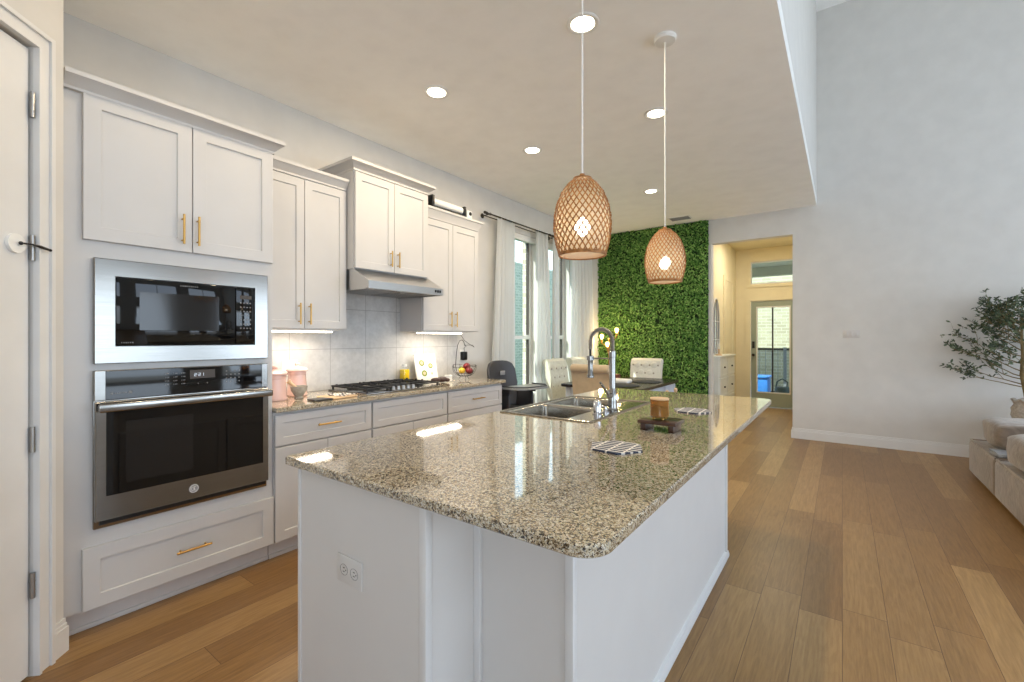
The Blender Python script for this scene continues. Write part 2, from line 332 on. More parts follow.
# ------------------------------------------------------------------ mesh builder
class G:
    def __init__(s): s.b = bmesh.new()
    def box(s, x0, x1, y0, y1, z0, z1, bev=0.0, seg=2, rot=None, piv=None):
        r = bmesh.ops.create_cube(s.b, size=1); vs = r['verts']
        bmesh.ops.scale(s.b, vec=(abs(x1-x0), abs(y1-y0), abs(z1-z0)), verts=vs)
        bmesh.ops.translate(s.b, vec=((x0+x1)/2, (y0+y1)/2, (z0+z1)/2), verts=vs)
        if bev:
            es = list({e for v in vs for e in v.link_edges})
            rr = bmesh.ops.bevel(s.b, geom=es, offset=min(bev, 0.45*min(abs(x1-x0), abs(y1-y0), abs(z1-z0))), segments=seg, profile=0.5, affect='EDGES')
            vs = list({v for v in rr['verts']})
            if rot is not None:
                vs = list({v for f in rr['faces'] for v in f.verts} | set(vs))
        if rot is not None:
            bmesh.ops.rotate(s.b, cent=piv or ((x0+x1)/2, (y0+y1)/2, (z0+z1)/2), matrix=rot, verts=vs)
        return s
    def cyl(s, p0, p1, r, seg=16, r2=None, cap=True):
        p0, p1 = Vector(p0), Vector(p1); d = p1-p0
        mt = Matrix.Translation((p0+p1)/2) @ d.to_track_quat('Z', 'Y').to_matrix().to_4x4()
        bmesh.ops.create_cone(s.b, cap_ends=cap, segments=seg, radius1=r, radius2=r if r2 is None else r2, depth=d.length, matrix=mt); return s
    def sph(s, c, r, sc=(1, 1, 1), u=16, v=10, rot=None):
        mt = Matrix.Translation(c) @ (rot.to_4x4() if rot else Matrix.Identity(4)) @ Matrix.Diagonal((sc[0], sc[1], sc[2], 1))
        bmesh.ops.create_uvsphere(s.b, u_segments=u, v_segments=v, radius=r, matrix=mt); return s
    def lathe(s, c, prof, seg=32, close=False):
        rings = []
        for (r, z) in prof:
            if r < 1e-6: rings.append([s.b.verts.new((c[0], c[1], c[2]+z))])
            else: rings.append([s.b.verts.new((c[0]+r*math.cos(2*PI*i/seg), c[1]+r*math.sin(2*PI*i/seg), c[2]+z)) for i in range(seg)])
        pairs = list(zip(rings, rings[1:])) + ([(rings[-1], rings[0])] if close else [])
        for A, B in pairs:
            for i in range(seg):
                j = (i+1) % seg
                if len(A) == 1 and len(B) == 1: continue
                if len(A) == 1: f = (A[0], B[i], B[j])
                elif len(B) == 1: f = (A[i], B[0], A[j])
                else: f = (A[i], B[i], B[j], A[j])
                try: s.b.faces.new(f)
                except ValueError: pass
        return s
    def tube(s, pts, r, seg=8, closed=False):
        pts = [Vector(p) for p in pts]; n = len(pts); rings = []; up = None
        for i, p in enumerate(pts):
            if closed: t = pts[(i+1) % n]-pts[i-1]
            else: t = pts[min(i+1, n-1)]-pts[max(i-1, 0)]
            t.normalize()
            if up is None: up = Vector((0, 0, 1)) if abs(t.z) < 0.9 else Vector((1, 0, 0))
            a = t.cross(up)
            if a.length < 1e-5: a = t.cross(Vector((0.3, 1, 0.2)))
            a.normalize(); b = a.cross(t).normalized(); up = b
            rr = r[i] if isinstance(r, (list, tuple)) else r
            rings.append([s.b.verts.new(p+rr*(math.cos(2*PI*k/seg)*a+math.sin(2*PI*k/seg)*b)) for k in range(seg)])
        m = n if closed else n-1
        for i in range(m):
            A, B = rings[i], rings[(i+1) % n]
            for k in range(seg): s.b.faces.new((A[k], A[(k+1) % seg], B[(k+1) % seg], B[k]))
        if not closed:
            s.b.faces.new(rings[0][::-1]); s.b.faces.new(rings[-1])
        return s
    def prism(s, poly, axis, a0, a1):
        "poly of 2D points extruded along axis"
        def mk(p, a):
            return {'X': (a, p[0], p[1]), 'Y': (p[0], a, p[1]), 'Z': (p[0], p[1], a)}[axis]
        A = [s.b.verts.new(mk(p, a0)) for p in poly]; B = [s.b.verts.new(mk(p, a1)) for p in poly]; n = len(poly)
        s.b.faces.new(A); s.b.faces.new(B[::-1])
        for i in range(n): s.b.faces.new((A[i], B[i], B[(i+1) % n], A[(i+1) % n]))
        return s
    def faces(s, verts, faces):
        V = [s.b.verts.new(v) for v in verts]
        for f in faces: s.b.faces.new([V[i] for i in f])
        return s
    def shaker(s, x, y0, y1, z0, z1, th=0.02, rail=0.057, rec=0.008):
        "framed door in the plane X, front face at x looking towards +X"
        ch = 0.002
        def ring(xx, i): return [(xx, y0+i, z0+i), (xx, y1-i, z0+i), (xx, y1-i, z1-i), (xx, y0+i, z1-i)]
        L = [ring(x-th, 0), ring(x-ch, 0), ring(x, ch), ring(x, rail), ring(x-rec, rail+0.003)]
        V = [[s.b.verts.new(p) for p in q] for q in L]
        for A, B in zip(V, V[1:]):
            for i in range(4): s.b.faces.new((A[i], A[(i+1) % 4], B[(i+1) % 4], B[i]))
        s.b.faces.new(V[-1]); s.b.faces.new(V[0][::-1]); return s
    def obj(s, name, mat, parent=None, off=None, ang=35, smooth=True):
        b = s.b; bmesh.ops.recalc_face_normals(b, faces=b.faces)
        if off is None and parent is not None: off = ORG.get(parent.name, (0, 0, 0))
        if off is None:
            off = (0, 0, 0)
        if any(off): bmesh.ops.translate(b, vec=(-off[0], -off[1], -off[2]), verts=b.verts)
        me = bpy.data.meshes.new(name); b.to_mesh(me); b.free()
        if smooth:
            me.polygons.foreach_set('use_smooth', [True]*len(me.polygons)); me.set_sharp_from_angle(angle=math.radians(ang))
        me.materials.append(M[mat] if isinstance(mat, str) else mat)
        o = bpy.data.objects.new(name, me); COL.objects.link(o)
        if parent is not None: o.parent = parent; ORG[o.name] = off
        else: o.location = off; ORG[o.name] = off
        return o
ORG = {}
def tag(o, label, cat, group=None, kind=None):
    if label: o['label'] = label
    if cat: o['category'] = cat
    if group: o['group'] = group
    if kind: o['kind'] = kind
    return o
def thing(name, label, cat, loc=(0, 0, 0), group=None, local=False, rz=0):
    "Empty at the base of a thing; its parts are built in world coordinates unless local"
    o = bpy.data.objects.new(name, None); COL.objects.link(o); o.location = loc; o.empty_display_size = 0.1
    o.rotation_euler = (0, 0, rz)
    ORG[o.name] = (0, 0, 0) if local else tuple(loc)
    return tag(o, label, cat, group)
def struct(o): o['kind'] = 'structure'; return o
def copy_tree(o, parent=None):
    c = o.copy(); COL.objects.link(c); c.parent = parent
    for ch in list(o.children): copy_tree(ch, c)
    return c

# ================================================================== STRUCTURE
CH, LH, XB = 3.05, 5.55, -0.27
struct(G().box(-3.47, 4.95, -3.75, 9.83, -0.06, 0).obj('floor', 'floor'))
XW = -3.32
w = G(); WINS = [(4.38, 5.10, 0.60, 2.66), (5.28, 6.00, 0.60, 2.66)]
w.box(-3.47, XW, -3.75, 4.38, 0, CH+.1); w.box(-3.47, XW, 5.10, 5.28, 0, CH+.1); w.box(-3.47, XW, 6.00, 7.19, 0, CH+.1)
for a, b, z0, z1 in WINS: w.box(-3.47, XW, a, b, 0, z0); w.box(-3.47, XW, a, b, z1, CH+.1)
struct(w.obj('wall_left', 'wall'))
w = G()   # brick veneer outside the left wall
w.box(-3.53, -3.475, 2.0, 4.41, -0.2, 3.6); w.box(-3.53, -3.475, 5.07, 5.31, -0.2, 3.6); w.box(-3.53, -3.475, 5.97, 8, -0.2, 3.6)
for a, b in ((4.41, 5.07), (5.31, 5.97)): w.box(-3.53, -3.475, a, b, -0.2, 0.57); w.box(-3.53, -3.475, a, b, 2.68, 3.6)
struct(w.obj('wall_exterior_brick', 'brick'))
w = G()
w.box(-3.47, -1.546, 7.05, 7.19, 0, CH+.1); w.box(-1.546, -0.534, 7.05, 7.19, 2.705, CH+.1); w.box(-0.534, XB, 7.05, 7.19, 0, CH+.1)
w.box(XB, 4.95, 7.05, 7.19, 0, LH); w.box(-3.47, XB, 7.05, 7.19, CH+.1, LH)
struct(w.obj('wall_far', 'wall'))
struct(G().box(-3.47, XB, -3.75, 7.05, CH, CH+.1).obj('ceiling_kitchen', 'ceil'))
struct(G().box(XB-.12, XB, -3.75, 7.05, CH+.1, LH).box(XB-.12, XB, -3.75, 7.05, CH+.0005, CH+.1).obj('wall_bulkhead', 'wall'))
struct(G().box(XB-.12, 4.95, -3.75, 7.19, LH, LH+.1).obj('ceiling_living', 'ceil'))
# right wall with tall windows, rear wall
w = G(); ys = [-3.75] + [v for p in WIN_R for v in p] + [7.19]
for i in range(0, len(ys), 2): w.box(4.8, 4.95, ys[i], ys[i+1], 0, LH)
for a, b in WIN_R: w.box(4.8, 4.95, a, b, 0, .5); w.box(4.8, 4.95, a, b, 2.4, 3.3); w.box(4.8, 4.95, a, b, 4.9, LH)
struct(w.obj('wall_right', 'wall'))
w = G().box(-3.47, .9, -3.75, -3.6, 0, LH).box(3.5, 4.95, -3.75, -3.6, 0, LH).box(.9, 3.5, -3.75, -3.6, 2.5, LH).box(.9, 3.5, -3.75, -3.6, 0, .3)
struct(w.obj('wall_rear', 'wall'))
n = 3
def live_window(axis, a, b, z0, z1, c):
    global n
    g = G(); t = .05
    def bx(a0, a1, q0, q1, d=.05):
        if axis == 'X': g.box(c-d/2, c+d/2, a0, a1, q0, q1)
        else: g.box(a0, a1, c-d/2, c+d/2, q0, q1)
    bx(a, a+t, z0, z1); bx(b-t, b, z0, z1); bx(a+t, b-t, z0, z0+t); bx(a+t, b-t, z1-t, z1); bx((a+b)/2-.02, (a+b)/2+.02, z0+t, z1-t)
    o = struct(g.obj('window_%d' % n, 'trim')); n += 1
for a, b in WIN_R: live_window('X', a, b, .5, 2.4, 4.82); live_window('X', a, b, 3.3, 4.9, 4.82)
live_window('Y', .9, 3.5, .3, 2.5, -3.62)

# pantry corner: wall at 45 degrees with its door
def dpt(t, o=0): # point on the diagonal wall face, t metres from its inner corner, o metres out of the face
    k = 1/math.sqrt(2); return (-2.665+t*k+o*k, 0.422-t*k+o*k)
def dbox(g, t0, t1, o0, o1, z0, z1):
    P4 = [dpt(t0, o0), dpt(t1, o0), dpt(t1, o1), dpt(t0, o1)]
    g.prism(P4, 'Z', z0, z1)
HT = 0.155         # hinge edge distance from the corner
DW = 0.72
g = G(); dbox(g, 0, HT-.012, -.12, 0, 0, CH); dbox(g, HT-.012, HT+DW+.012, -.12, 0, 2.47, CH); dbox(g, HT+DW+.012, 1.55, -.12, 0, 0, CH)
c0, c1 = dpt(0), dpt(0, -.12)
g.prism([(-3.32, .422), (-3.32, .30), (c1[0]-.0, .30), (c0[0], c0[1])], 'Z', 0, CH)
e0 = dpt(1.55); g.box(e0[0]-.12, e0[0], -3.6, e0[1]-.02, 0, CH)
struct(g.obj('wall_pantry', 'wall'))
g = G(); dbox(g, HT, HT+DW, -.045, -.008, .012, 2.455); d1 = struct(g.obj('door_1', 'trim'))
a_, b_, c_ = dpt(HT+DW-.065, -.008), dpt(HT+DW-.065, .045), dpt(HT+DW-.065, .055)
G().cyl((a_[0], a_[1], .93), (b_[0], b_[1], .93), .011, 12).sph((c_[0], c_[1], .93), .027).obj('door_knob', 'nickel', d1)
for z0, z1 in ((.22, .95), (1.10, 2.30)):
    g = G()
    for t0, t1, q0, q1 in ((HT+.13, HT+DW-.13, z0, z0+.012), (HT+.13, HT+DW-.13, z1-.012, z1), (HT+.13, HT+.142, z0+.012, z1-.012), (HT+DW-.142, HT+DW-.13, z0+.012, z1-.012)): dbox(g, t0, t1, -.008, -.003, q0, q1)
    g.obj('panel_molding', 'trim', d1)
for z in (.36, .93, 1.68, 2.24):     # hinge knuckles and leaves
    g = G(); a = dpt(HT-.004, .004); g.cyl((a[0], a[1], z-.05), (a[0], a[1], z+.05), .007, 10)
    for q in (-.018, .018): g.cyl((a[0], a[1], z+q-.001), (a[0], a[1], z+q+.001), .0085, 10)
    dbox(g, HT-.024, HT-.002, -.006, .002, z-.048, z+.048)
    g.obj('hinge', 'nickel', d1)
def casing(g, t0, t1, ztop):
    # stepped profile around the door
    for (w0, w1, o) in ((0, .012, .022), (.012, .055, .014), (.055, .072, .024)):
        dbox(g, t0-w1, t0-w0, 0, o, 0, ztop+w1); dbox(g, t1+w0, t1+w1, 0, o, 0, ztop+w1)
        dbox(g, t0-w0, t1+w0, 0, o, ztop+w0, ztop+w1)
g = G(); casing(g, HT-.012, HT+DW+.012, 2.47); struct(g.obj('trim_1', 'trim'))
def baseprof(g, pts, h=.135, t=.015):
    pass
g = G()
for (o, z0, z1) in ((.016, 0, .105), (.011, .105, .12), (.007, .12, .14)): dbox(g, -o*.41, HT-.085, 0, o, z0, z1)
struct(g.obj('baseboard_pantry', 'trim'))
g = G()
for (o, z0, z1) in ((.016, 0, .10), (.011, .10, .115), (.007, .115, .135)):
    g.box(-.534-o, 4.8, 7.05-o, 7.05, z0, z1); g.box(-.534-o, -.534, 7.05-.001, 7.19, z0, z1)
struct(g.obj('baseboard_far', 'trim'))
g = G()
for (o, z0, z1) in ((.016, 0, .10), (.011, .10, .115), (.007, .115, .135)): g.box(XW, XW+o, 3.58, 7.05, z0, z1)
struct(g.obj('baseboard_left', 'trim'))
struct(G().box(XW, XW+.008, 1.33, 3.535, .914, 1.86).obj('wall_backsplash', 'tile'))

# ---- kitchen-side windows
for i, (a, b, z0, z1) in enumerate(WINS):
    zm = 1.335; f = G(); xf0, xf1 = -3.46, -3.41
    f.box(xf0, xf1, a, a+.045, z0, z1); f.box(xf0, xf1, b-.045, b, z0, z1); f.box(xf0, xf1, a+.045, b-.045, z1-.05, z1)
    f.box(xf0, xf1, a+.045, b-.045, z0, z0+.05); f.box(xf0, xf1+.01, a+.045, b-.045, zm-.022, zm+.022)
    wf = struct(f.obj('window_%d' % (i+1), 'trim'))
    gk = G().box(xf0+.005, xf1-.008, b-.060, b-.0455, z0+.051, zm-.03).box(xf0+.005, xf1-.008, b-.056, b-.0455, zm+.03, z1-.055)
    gk.obj('gasket', 'slot', wf)
    G().box(-3.44, -3.436, a+.045, b-.061, z0+.05, z1-.05).obj('glass_pane', 'glass', wf)
    G().box(-3.41, -3.27, a-.05, b+.06, z0-.02, z0+.008, .004).box(-3.319, -3.30, a-.03, b+.04, z0-.10, z0-.02).obj('window_sill', 'trim', wf)
    G().box(-3.37, -3.325, a+.01, b-.01, z1-.075, z1-.002, .004).obj('blind_cassette', 'white', wf)

# ---- hallway beyond the opening
HX = -1.70
w = G().box(HX-.15, HX, 7.19, 9.98, 0, CH)
struct(w.obj('wall_hall_left', 'hallwall'))
struct(G().box(-.30, -.15, 7.19, 9.98, 0, CH).obj('wall_hall_right', 'hallwall'))
DX0, DX1, DZ = -1.435, -.62, 2.03
w = G().box(HX, DX0-.02, 9.83, 9.98, 0, CH).box(DX1+.02, -.30, 9.83, 9.98, 0, CH).box(DX0-.02, DX1+.02, 9.83, 9.98, DZ+.01, 2.36).box(DX0-.02, DX1+.02, 9.83, 9.98, 2.80, CH)
struct(w.obj('wall_hall_end', 'hallwall'))
struct(G().box(-1.85, -.15, 7.19, 9.98, CH, CH+.1).obj('ceiling_hall', 'hallwall'))
g = G()
for s0, s1 in ((DX0-.09, DX0-.005), (DX1+.005, DX1+.09)): g.box(s0, s1, 9.805, 9.83, 0, DZ+.10)
g.box(DX0-.005, DX1+.005, 9.805, 9.83, DZ+.015, DZ+.10)
g.box(DX0-.06, DX0-.005, 9.81, 9.83, 2.30, 2.86).box(DX1+.005, DX1+.06, 9.81, 9.83, 2.30, 2.86).box(DX0-.005, DX1+.005, 9.81, 9.83, 2.30, 2.36).box(DX0-.005, DX1+.005, 9.81, 9.83, 2.80, 2.86)
struct(g.obj('trim_2', 'hallwall'))
d = G(); GX0, GX1, GZ0, GZ1 = -1.345, -.775, .27, 1.93
d.box(DX0, GX0, 9.85, 9.895, .01, DZ).box(GX1, DX1, 9.85, 9.895, .01, DZ).box(GX0, GX1, 9.85, 9.895, GZ1, DZ).box(GX0, GX1, 9.85, 9.895, .01, GZ0)
d2 = struct(d.obj('door_2', 'doorpaint'))
G().box(GX0, GX0+.02, 9.845, 9.90, GZ0, GZ1).box(GX1-.02, GX1, 9.845, 9.90, GZ0, GZ1).box(GX0+.02, GX1-.02, 9.845, 9.90, GZ0, GZ0+.02).box(GX0+.02, GX1-.02, 9.845, 9.90, GZ1-.02, GZ1).obj('glazing_frame', 'trim', d2)
G().box(-1.083, -1.058, 9.855, 9.89, GZ0+.02, GZ1-.02).obj('mullion', 'darkmetal', d2)
G().box(GX0+.02, GX1-.02, 9.87, 9.875, GZ0+.02, GZ1-.02).obj('glass_pane', 'glassd', d2)
G().cyl((-1.39, 9.85, 1.0), (-1.39, 9.80, 1.0), .012).sph((-1.39, 9.79, 1.0), .028).obj('door_knob', 'darkmetal', d2)
G().box(-1.415, -1.37, 9.83, 9.85, 1.13, 1.26, .006).obj('lock_keypad', 'black', d2)
g = G().box(DX0-.02, DX0+.01, 9.85, 9.90, 2.36, 2.80).box(DX1-.01, DX1+.02, 9.85, 9.90, 2.36, 2.80).box(DX0+.01, DX1-.01, 9.85, 9.90, 2.36, 2.385).box(DX0+.01, DX1-.01, 9.85, 9.90, 2.775, 2.80)
w8 = struct(g.obj('window_10', 'trim'))
G().box(DX0+.01, DX1-.01, 9.87, 9.875, 2.385, 2.775).obj('glass_pane', 'glassd', w8)
# closet door in the hall's left wall
d = G().box(HX+.001, HX+.012, 8.72, 9.42, .01, 2.36).shaker(HX+.016, 8.80, 9.34, .2, 1.0, .008).shaker(HX+.016, 8.80, 9.34, 1.1, 2.26, .008)
struct(d.obj('door_3', 'hallwall'))
g = G().box(HX, HX+.02, 8.64, 8.72, 0, 2.44).box(HX, HX+.02, 9.42, 9.50, 0, 2.44).box(HX, HX+.02, 8.72, 9.42, 2.36, 2.44)
struct(g.obj('trim_3', 'hallwall'))

# ---- outside
struct(G().box(-14, -3.6, -6, 16, -.25, -.2).obj('ground_side_lawn', 'grass'))
struct(G().box(-9, -7.2, -2, 18, -.2, 3.4).obj('wall_neighbour', 'brickn'))
struct(G().box(-4, 2, 9.98, 13.2, -.12, -.02).obj('ground_porch', 'concrete'))
struct(G().box(-4, 2, 12.4, 12.6, -.02, 3.8).obj('wall_porch', 'brickp'))
struct(G().box(-4, 2, 9.98, 11.2, 2.86, 2.96).box(-4, 2, 11.1, 11.2, 2.66, 2.86).obj('ceiling_porch', 'shell'))

# ================================================================== KITCHEN WALL
def pull(parent, x, y, z, ln, vert=True, mat='gold'):
    "bar pull in front of a door face at x"
    g = G(); a = ln/2; q = a*.72; xb = x+.030
    if vert:
        g.cyl((xb, y, z-a), (xb, y, z+a), .0055, 12)
        for s in (-q, q): g.cyl((x-.001, y, z+s), (xb, y, z+s), .004, 8)
    else:
        g.cyl((xb, y-a, z), (xb, y+a, z), .0055, 12)
        for s in (-q, q): g.cyl((x-.001, y+s, z), (xb, y+s, z), .004, 8)
    return g.obj('handle', mat, parent)
def crown(g, x0, xf, y0, y1, z0, z1, out, lside=True, rside=True):
    "sloped moulding flaring outwards around the top of a cabinet"
    L = []
    for o, z in ((0, z0), (.006, z0), (.006, z0+.012), (out*.85, z1-.022), (out, z1-.020), (out, z1)):
        L.append([(x0, y0-(o if lside else 0), z), (xf+o, y0-(o if lside else 0), z), (xf+o, y1+(o if rside else 0), z), (x0, y1+(o if rside else 0), z)])
    V = [[g.b.verts.new(p) for p in q] for q in L]
    for A, B in zip(V, V[1:]):
        for i in range(4): g.b.faces.new((A[i], A[(i+1) % 4], B[(i+1) % 4], B[i]))
    g.b.faces.new(V[-1]); g.b.faces.new(V[0][::-1]); return g
XI = -3.311     # back of the cabinets

# oven tower
tw = thing('oven_cabinet', 'tall white cabinet tower that holds the microwave and the wall oven', 'cabinet', (-3.0, .88, 0))
g = G(); F = -2.731
g.box(XI, F, .428, .60, .11, 2.42).box(XI, F, 1.215, 1.322, .11, 2.42)
g.box(XI, F, .60, 1.215, .11, .49).box(XI, F, .60, 1.215, 1.16, 1.30).box(XI, F, .60, 1.215, 1.60, 2.42).box(XI, XI+.02, .60, 1.215, .49, 1.60)
g.obj('cabinet_body', 'cab', tw)
g = G(); crown(g, XI, -2.715, .428, 1.322, 2.415, 2.487, .047, lside=False); g.obj('crown_molding', 'cab', tw)
G().box(XI, -2.785, .428, 1.322, 0, .11).box(-2.785, -2.775, .428, 1.322, 0, .022, .004).obj('toe_kick', 'kick', tw)
d = G().shaker(-2.711, .492, .907, 1.768, 2.425, rail=.062).obj('door', 'cab', tw); pull(d, -2.711, .863, 1.878, .15)
d = G().shaker(-2.711, .911, 1.318, 1.768, 2.425, rail=.062).obj('door', 'cab', tw); pull(d, -2.711, .929, 1.878, .15)
d = G().shaker(-2.711, .490, 1.322, .111, .388, rail=.060).obj('drawer', 'cab', tw); pull(d, -2.711, .910, .247, .155, False)

# text built from small bars
def tick_text(g, x, y0, z, n, h=.006, w=.005, gap=.003, sp=()):
    y = y0
    for i in range(n):
        if i in sp: y += w*1.2
        g.box(x, x+.0006, y, y+w*(.6+.4*((i*7) % 3)/2), z-h/2, z+h/2); y += w+gap

# microwave
mw = thing('built_in_microwave', 'black microwave in a stainless steel trim frame above the wall oven', 'microwave', (-2.72, .907, 1.21))
def frame(g, xb, xf, y0, y1, z0, z1, a0, a1, b0, b1, bev=.003):
    def R(x, p, q, r, s): return [(x, p, r), (x, q, r), (x, q, s), (x, p, s)]
    L = [R(xb, y0, y1, z0, z1), R(xf-bev, y0, y1, z0, z1), R(xf, y0+bev, y1-bev, z0+bev, z1-bev), R(xf-.001, a0-.001, a1+.001, b0-.001, b1+.001), R(xb, a0, a1, b0, b1)]
    V = [[g.b.verts.new(p) for p in q] for q in L]
    for A, B in zip(V, V[1:]):
        for i in range(4): g.b.faces.new((A[i], A[(i+1) % 4], B[(i+1) % 4], B[i]))
    for i in range(4): g.b.faces.new((V[-1][i], V[-1][(i+1) % 4], V[0][(i+1) % 4], V[0][i]))
    return g
frame(G(), -2.730, -2.705, .527, 1.286, 1.210, 1.690, .601, 1.214, 1.289, 1.612).obj('trim_frame', 'steel', mw)
G().box(-3.15, -2.732, .615, 1.20, 1.305, 1.598).obj('microwave_body', 'black', mw)
dm = G().box(-2.732, -2.708, .603, 1.112, 1.291, 1.610, .004).obj('door', 'blackglass', mw)
G().box(-2.708, -2.7073, .69, 1.030, 1.365, 1.548).obj('door_window', 'ovenwin', dm)
cpn = G().box(-2.732, -2.708, 1.115, 1.212, 1.291, 1.610, .004).obj('control_panel', 'blackglass', mw)
G().box(-2.708, -2.7074, 1.135, 1.195, 1.545, 1.565).obj('display', 'slot', cpn)
g = G()
for r in range(7):
    if r == 3: tick_text(g, -2.708, 1.135, 1.455, 8, .004, .0035)
    else:
        for c in range(4): g.box(-2.708, -2.7074, 1.136+c*.0165, 1.143+c*.0165, 1.523-r*.0235-.0035, 1.523-r*.0235+.0035)
g.obj('keypad', 'keys', cpn)
g = G(); tick_text(g, -2.708, .855, 1.592, 9, .006, .006); g.obj('lettering', 'keys', dm); g = G(); tick_text(g, -2.708, .622, 1.306, 6, .006, .005); g.obj('lettering', 'keys', dm)

# wall oven
ov = thing('wall_oven', 'stainless steel wall oven with black glass door below the microwave', 'oven', (-2.72, .905, .47))
G().box(-3.25, -2.732, .615, 1.20, .50, 1.14).obj('oven_body', 'black', ov)
G().box(-2.731, -2.716, .526, 1.283, .463, 1.180, .003).obj('back_frame', 'steel', ov)
G().box(-2.716, -2.708, .545, 1.272, .480, .503).obj('vent_gap', 'black', ov)
cp = frame(G(), -2.716, -2.702, .526, 1.283, 1.043, 1.180, .566, 1.250, 1.046, 1.176).obj('control_panel', 'steel', ov)
G().box(-2.716, -2.704, .567, 1.249, 1.047, 1.175).obj('panel_glass', 'blackglass', cp)
g = G()
for r in range(4):
    for c in range(3): tick_text(g, -2.704, .79+c*.034, 1.150-r*.018, 3, .005, .004, .002)
g.obj('keypad', 'keys', cp); g = G()
for r in range(4):
    for c in range(4): g.box(-2.704, -2.7034, 1.062+c*.021, 1.069+c*.021, 1.148-r*.019-.003, 1.148-r*.019+.003)
g.obj('keypad', 'keys', cp); g = G()
tick_text(g, -2.704, .93, 1.092, 2, .006, .006, .035)
g.obj('keypad', 'keys', cp)
def seg7(g, x, y, z, ch, h=.014, w=.008, t=.0018):
    on = {'2': 'abged', '1': 'bc', '6': 'acdefg', '7': 'abc', '4': 'fgbc'}[ch]
    S7 = {'a': (0, w, h, h), 'g': (0, w, h/2, h/2), 'd': (0, w, 0, 0), 'f': (0, 0, h/2, h), 'b': (w, w, h/2, h), 'e': (0, 0, 0, h/2), 'c': (w, w, 0, h/2)}
    for k in on:
        p, q, r, s = S7[k]; g.box(x, x+.0006, y+p-t/2, y+q+t/2, z+r-t/2, z+s+t/2)
G().box(-2.704, -2.7035, .895, 1.010, 1.118, 1.162).obj('display_window', 'slot', cp)
g = G(); seg7(g, -2.7034, .915, 1.131, '2'); seg7(g, -2.7034, .934, 1.131, '2'); seg7(g, -2.7034, .948, 1.131, '1')
g.box(-2.7034, -2.7028, .929, .931, 1.136, 1.138).box(-2.7034, -2.7028, .929, .931, 1.144, 1.146)
g.obj('display', 'display', cp)
g = G(); g.box(-2.704, -2.7034, .583, .592, 1.068, 1.079); tick_text(g, -2.704, .600, 1.073, 7, .006, .0045, .002); g.box(-2.704, -2.7034, .648, .662, 1.067, 1.080); g.obj('lettering', 'keys', cp)
dr = frame(G(), -2.716, -2.688, .528, 1.281, .503, 1.038, .566, 1.250, .612, .996).obj('door', 'steel', ov)
dg = G().box(-2.716, -2.690, .567, 1.249, .613, .995).obj('door_glass', 'blackglass', dr)
g = G().box(-2.690, -2.6893, .635, .905, .655, .940); g.obj('oven_window', 'ovenwin', dr)
g = G(); g.box(-2.664, -2.642, .530, 1.287, .994, 1.034, .008, 3); g.box(-2.690, -2.660, .545, .570, 1.003, 1.025, .004).box(-2.690, -2.660, 1.245, 1.270, 1.003, 1.025, .004)
g.obj('handle', 'steel', dr)
def ringx(g, x, y, z, r, w, seg=28, th=.0008):
    A = []; 
    for rr in (r-w, r):
        A.append([g.b.verts.new((x+th, y+rr*math.cos(2*PI*i/seg), z+rr*math.sin(2*PI*i/seg))) for i in range(seg)])
    for i in range(seg): j = (i+1) % seg; g.b.faces.new((A[0][i], A[0][j], A[1][j], A[1][i]))
g = G().cyl((-2.688, .907, .555), (-2.6868, .907, .555), .0225, 32); lg = g.obj('emblem', 'vent', dr)
g = G(); ringx(g, -2.6868, .907, .555, .020, .0025)
# interlaced monogram inside the ring
def arc(cx, cz, r, a0, a1, n=14): return [(-2.6862, cx+r*math.cos(a0+(a1-a0)*i/n), cz+r*math.sin(a0+(a1-a0)*i/n)) for i in range(n+1)]
g.tube(arc(.902, .555, .0085, .9, 5.6), .0011, 6); g.tube([(-2.6862, .9025, .5545), (-2.6862, .9095, .5545), (-2.6862, .9085, .5475)], .0011, 6)
g.tube(arc(.913, .5595, .0055, 1.0, 4.4), .0011, 6); g.tube(arc(.913, .5505, .0055, 1.9, 5.4), .0011, 6)
g.obj('emblem_ring', 'white', dr)

# wall cabinets
def upper(name, label, x, y0, y1, ym, zb, zt, zc, hz, hl=.145, out=.045, lside=True, rside=True, ys=None):
    t = thing(name, label, 'cabinet', ((XI+x)/2, (y0+y1)/2, zb), 'wall cabinets')
    G().box(XI, x-.021, y0, y1, zb, zt+.01).obj('cabinet_body', 'cab', t)
    g = G(); crown(g, XI, x-.012, y0, y1, zt+.01, zc, out, lside, rside); g.obj('crown_molding', 'cab', t)
    for (a, b, hy) in ((y0+.006, ym-.002, ym-.043), (ym+.002, y1-.006, ym+.030)):
        d = G().shaker(x, a, b, zb+.006, zt, rail=.055).obj('door', 'cab', t)
        pull(d, x, hy, hz, hl)
    return t
upper('wall_cabinet', 'white double-door wall cabinet between the oven tower and the range hood', -2.99, 1.335, 1.998, 1.667, 1.387, 2.418, 2.503, 1.493, lside=False, rside=False)
upper('wall_cabinet', 'taller white wall cabinet directly above the range hood', -2.90, 2.002, 2.738, 2.367, 1.842, 2.562, 2.645, 1.952, .125, .05)
upper('wall_cabinet', 'white double-door wall cabinet closest to the curtained windows', -3.0, 2.765, 3.524, 3.145, 1.387, 2.405, 2.510, 1.503, lside=False)
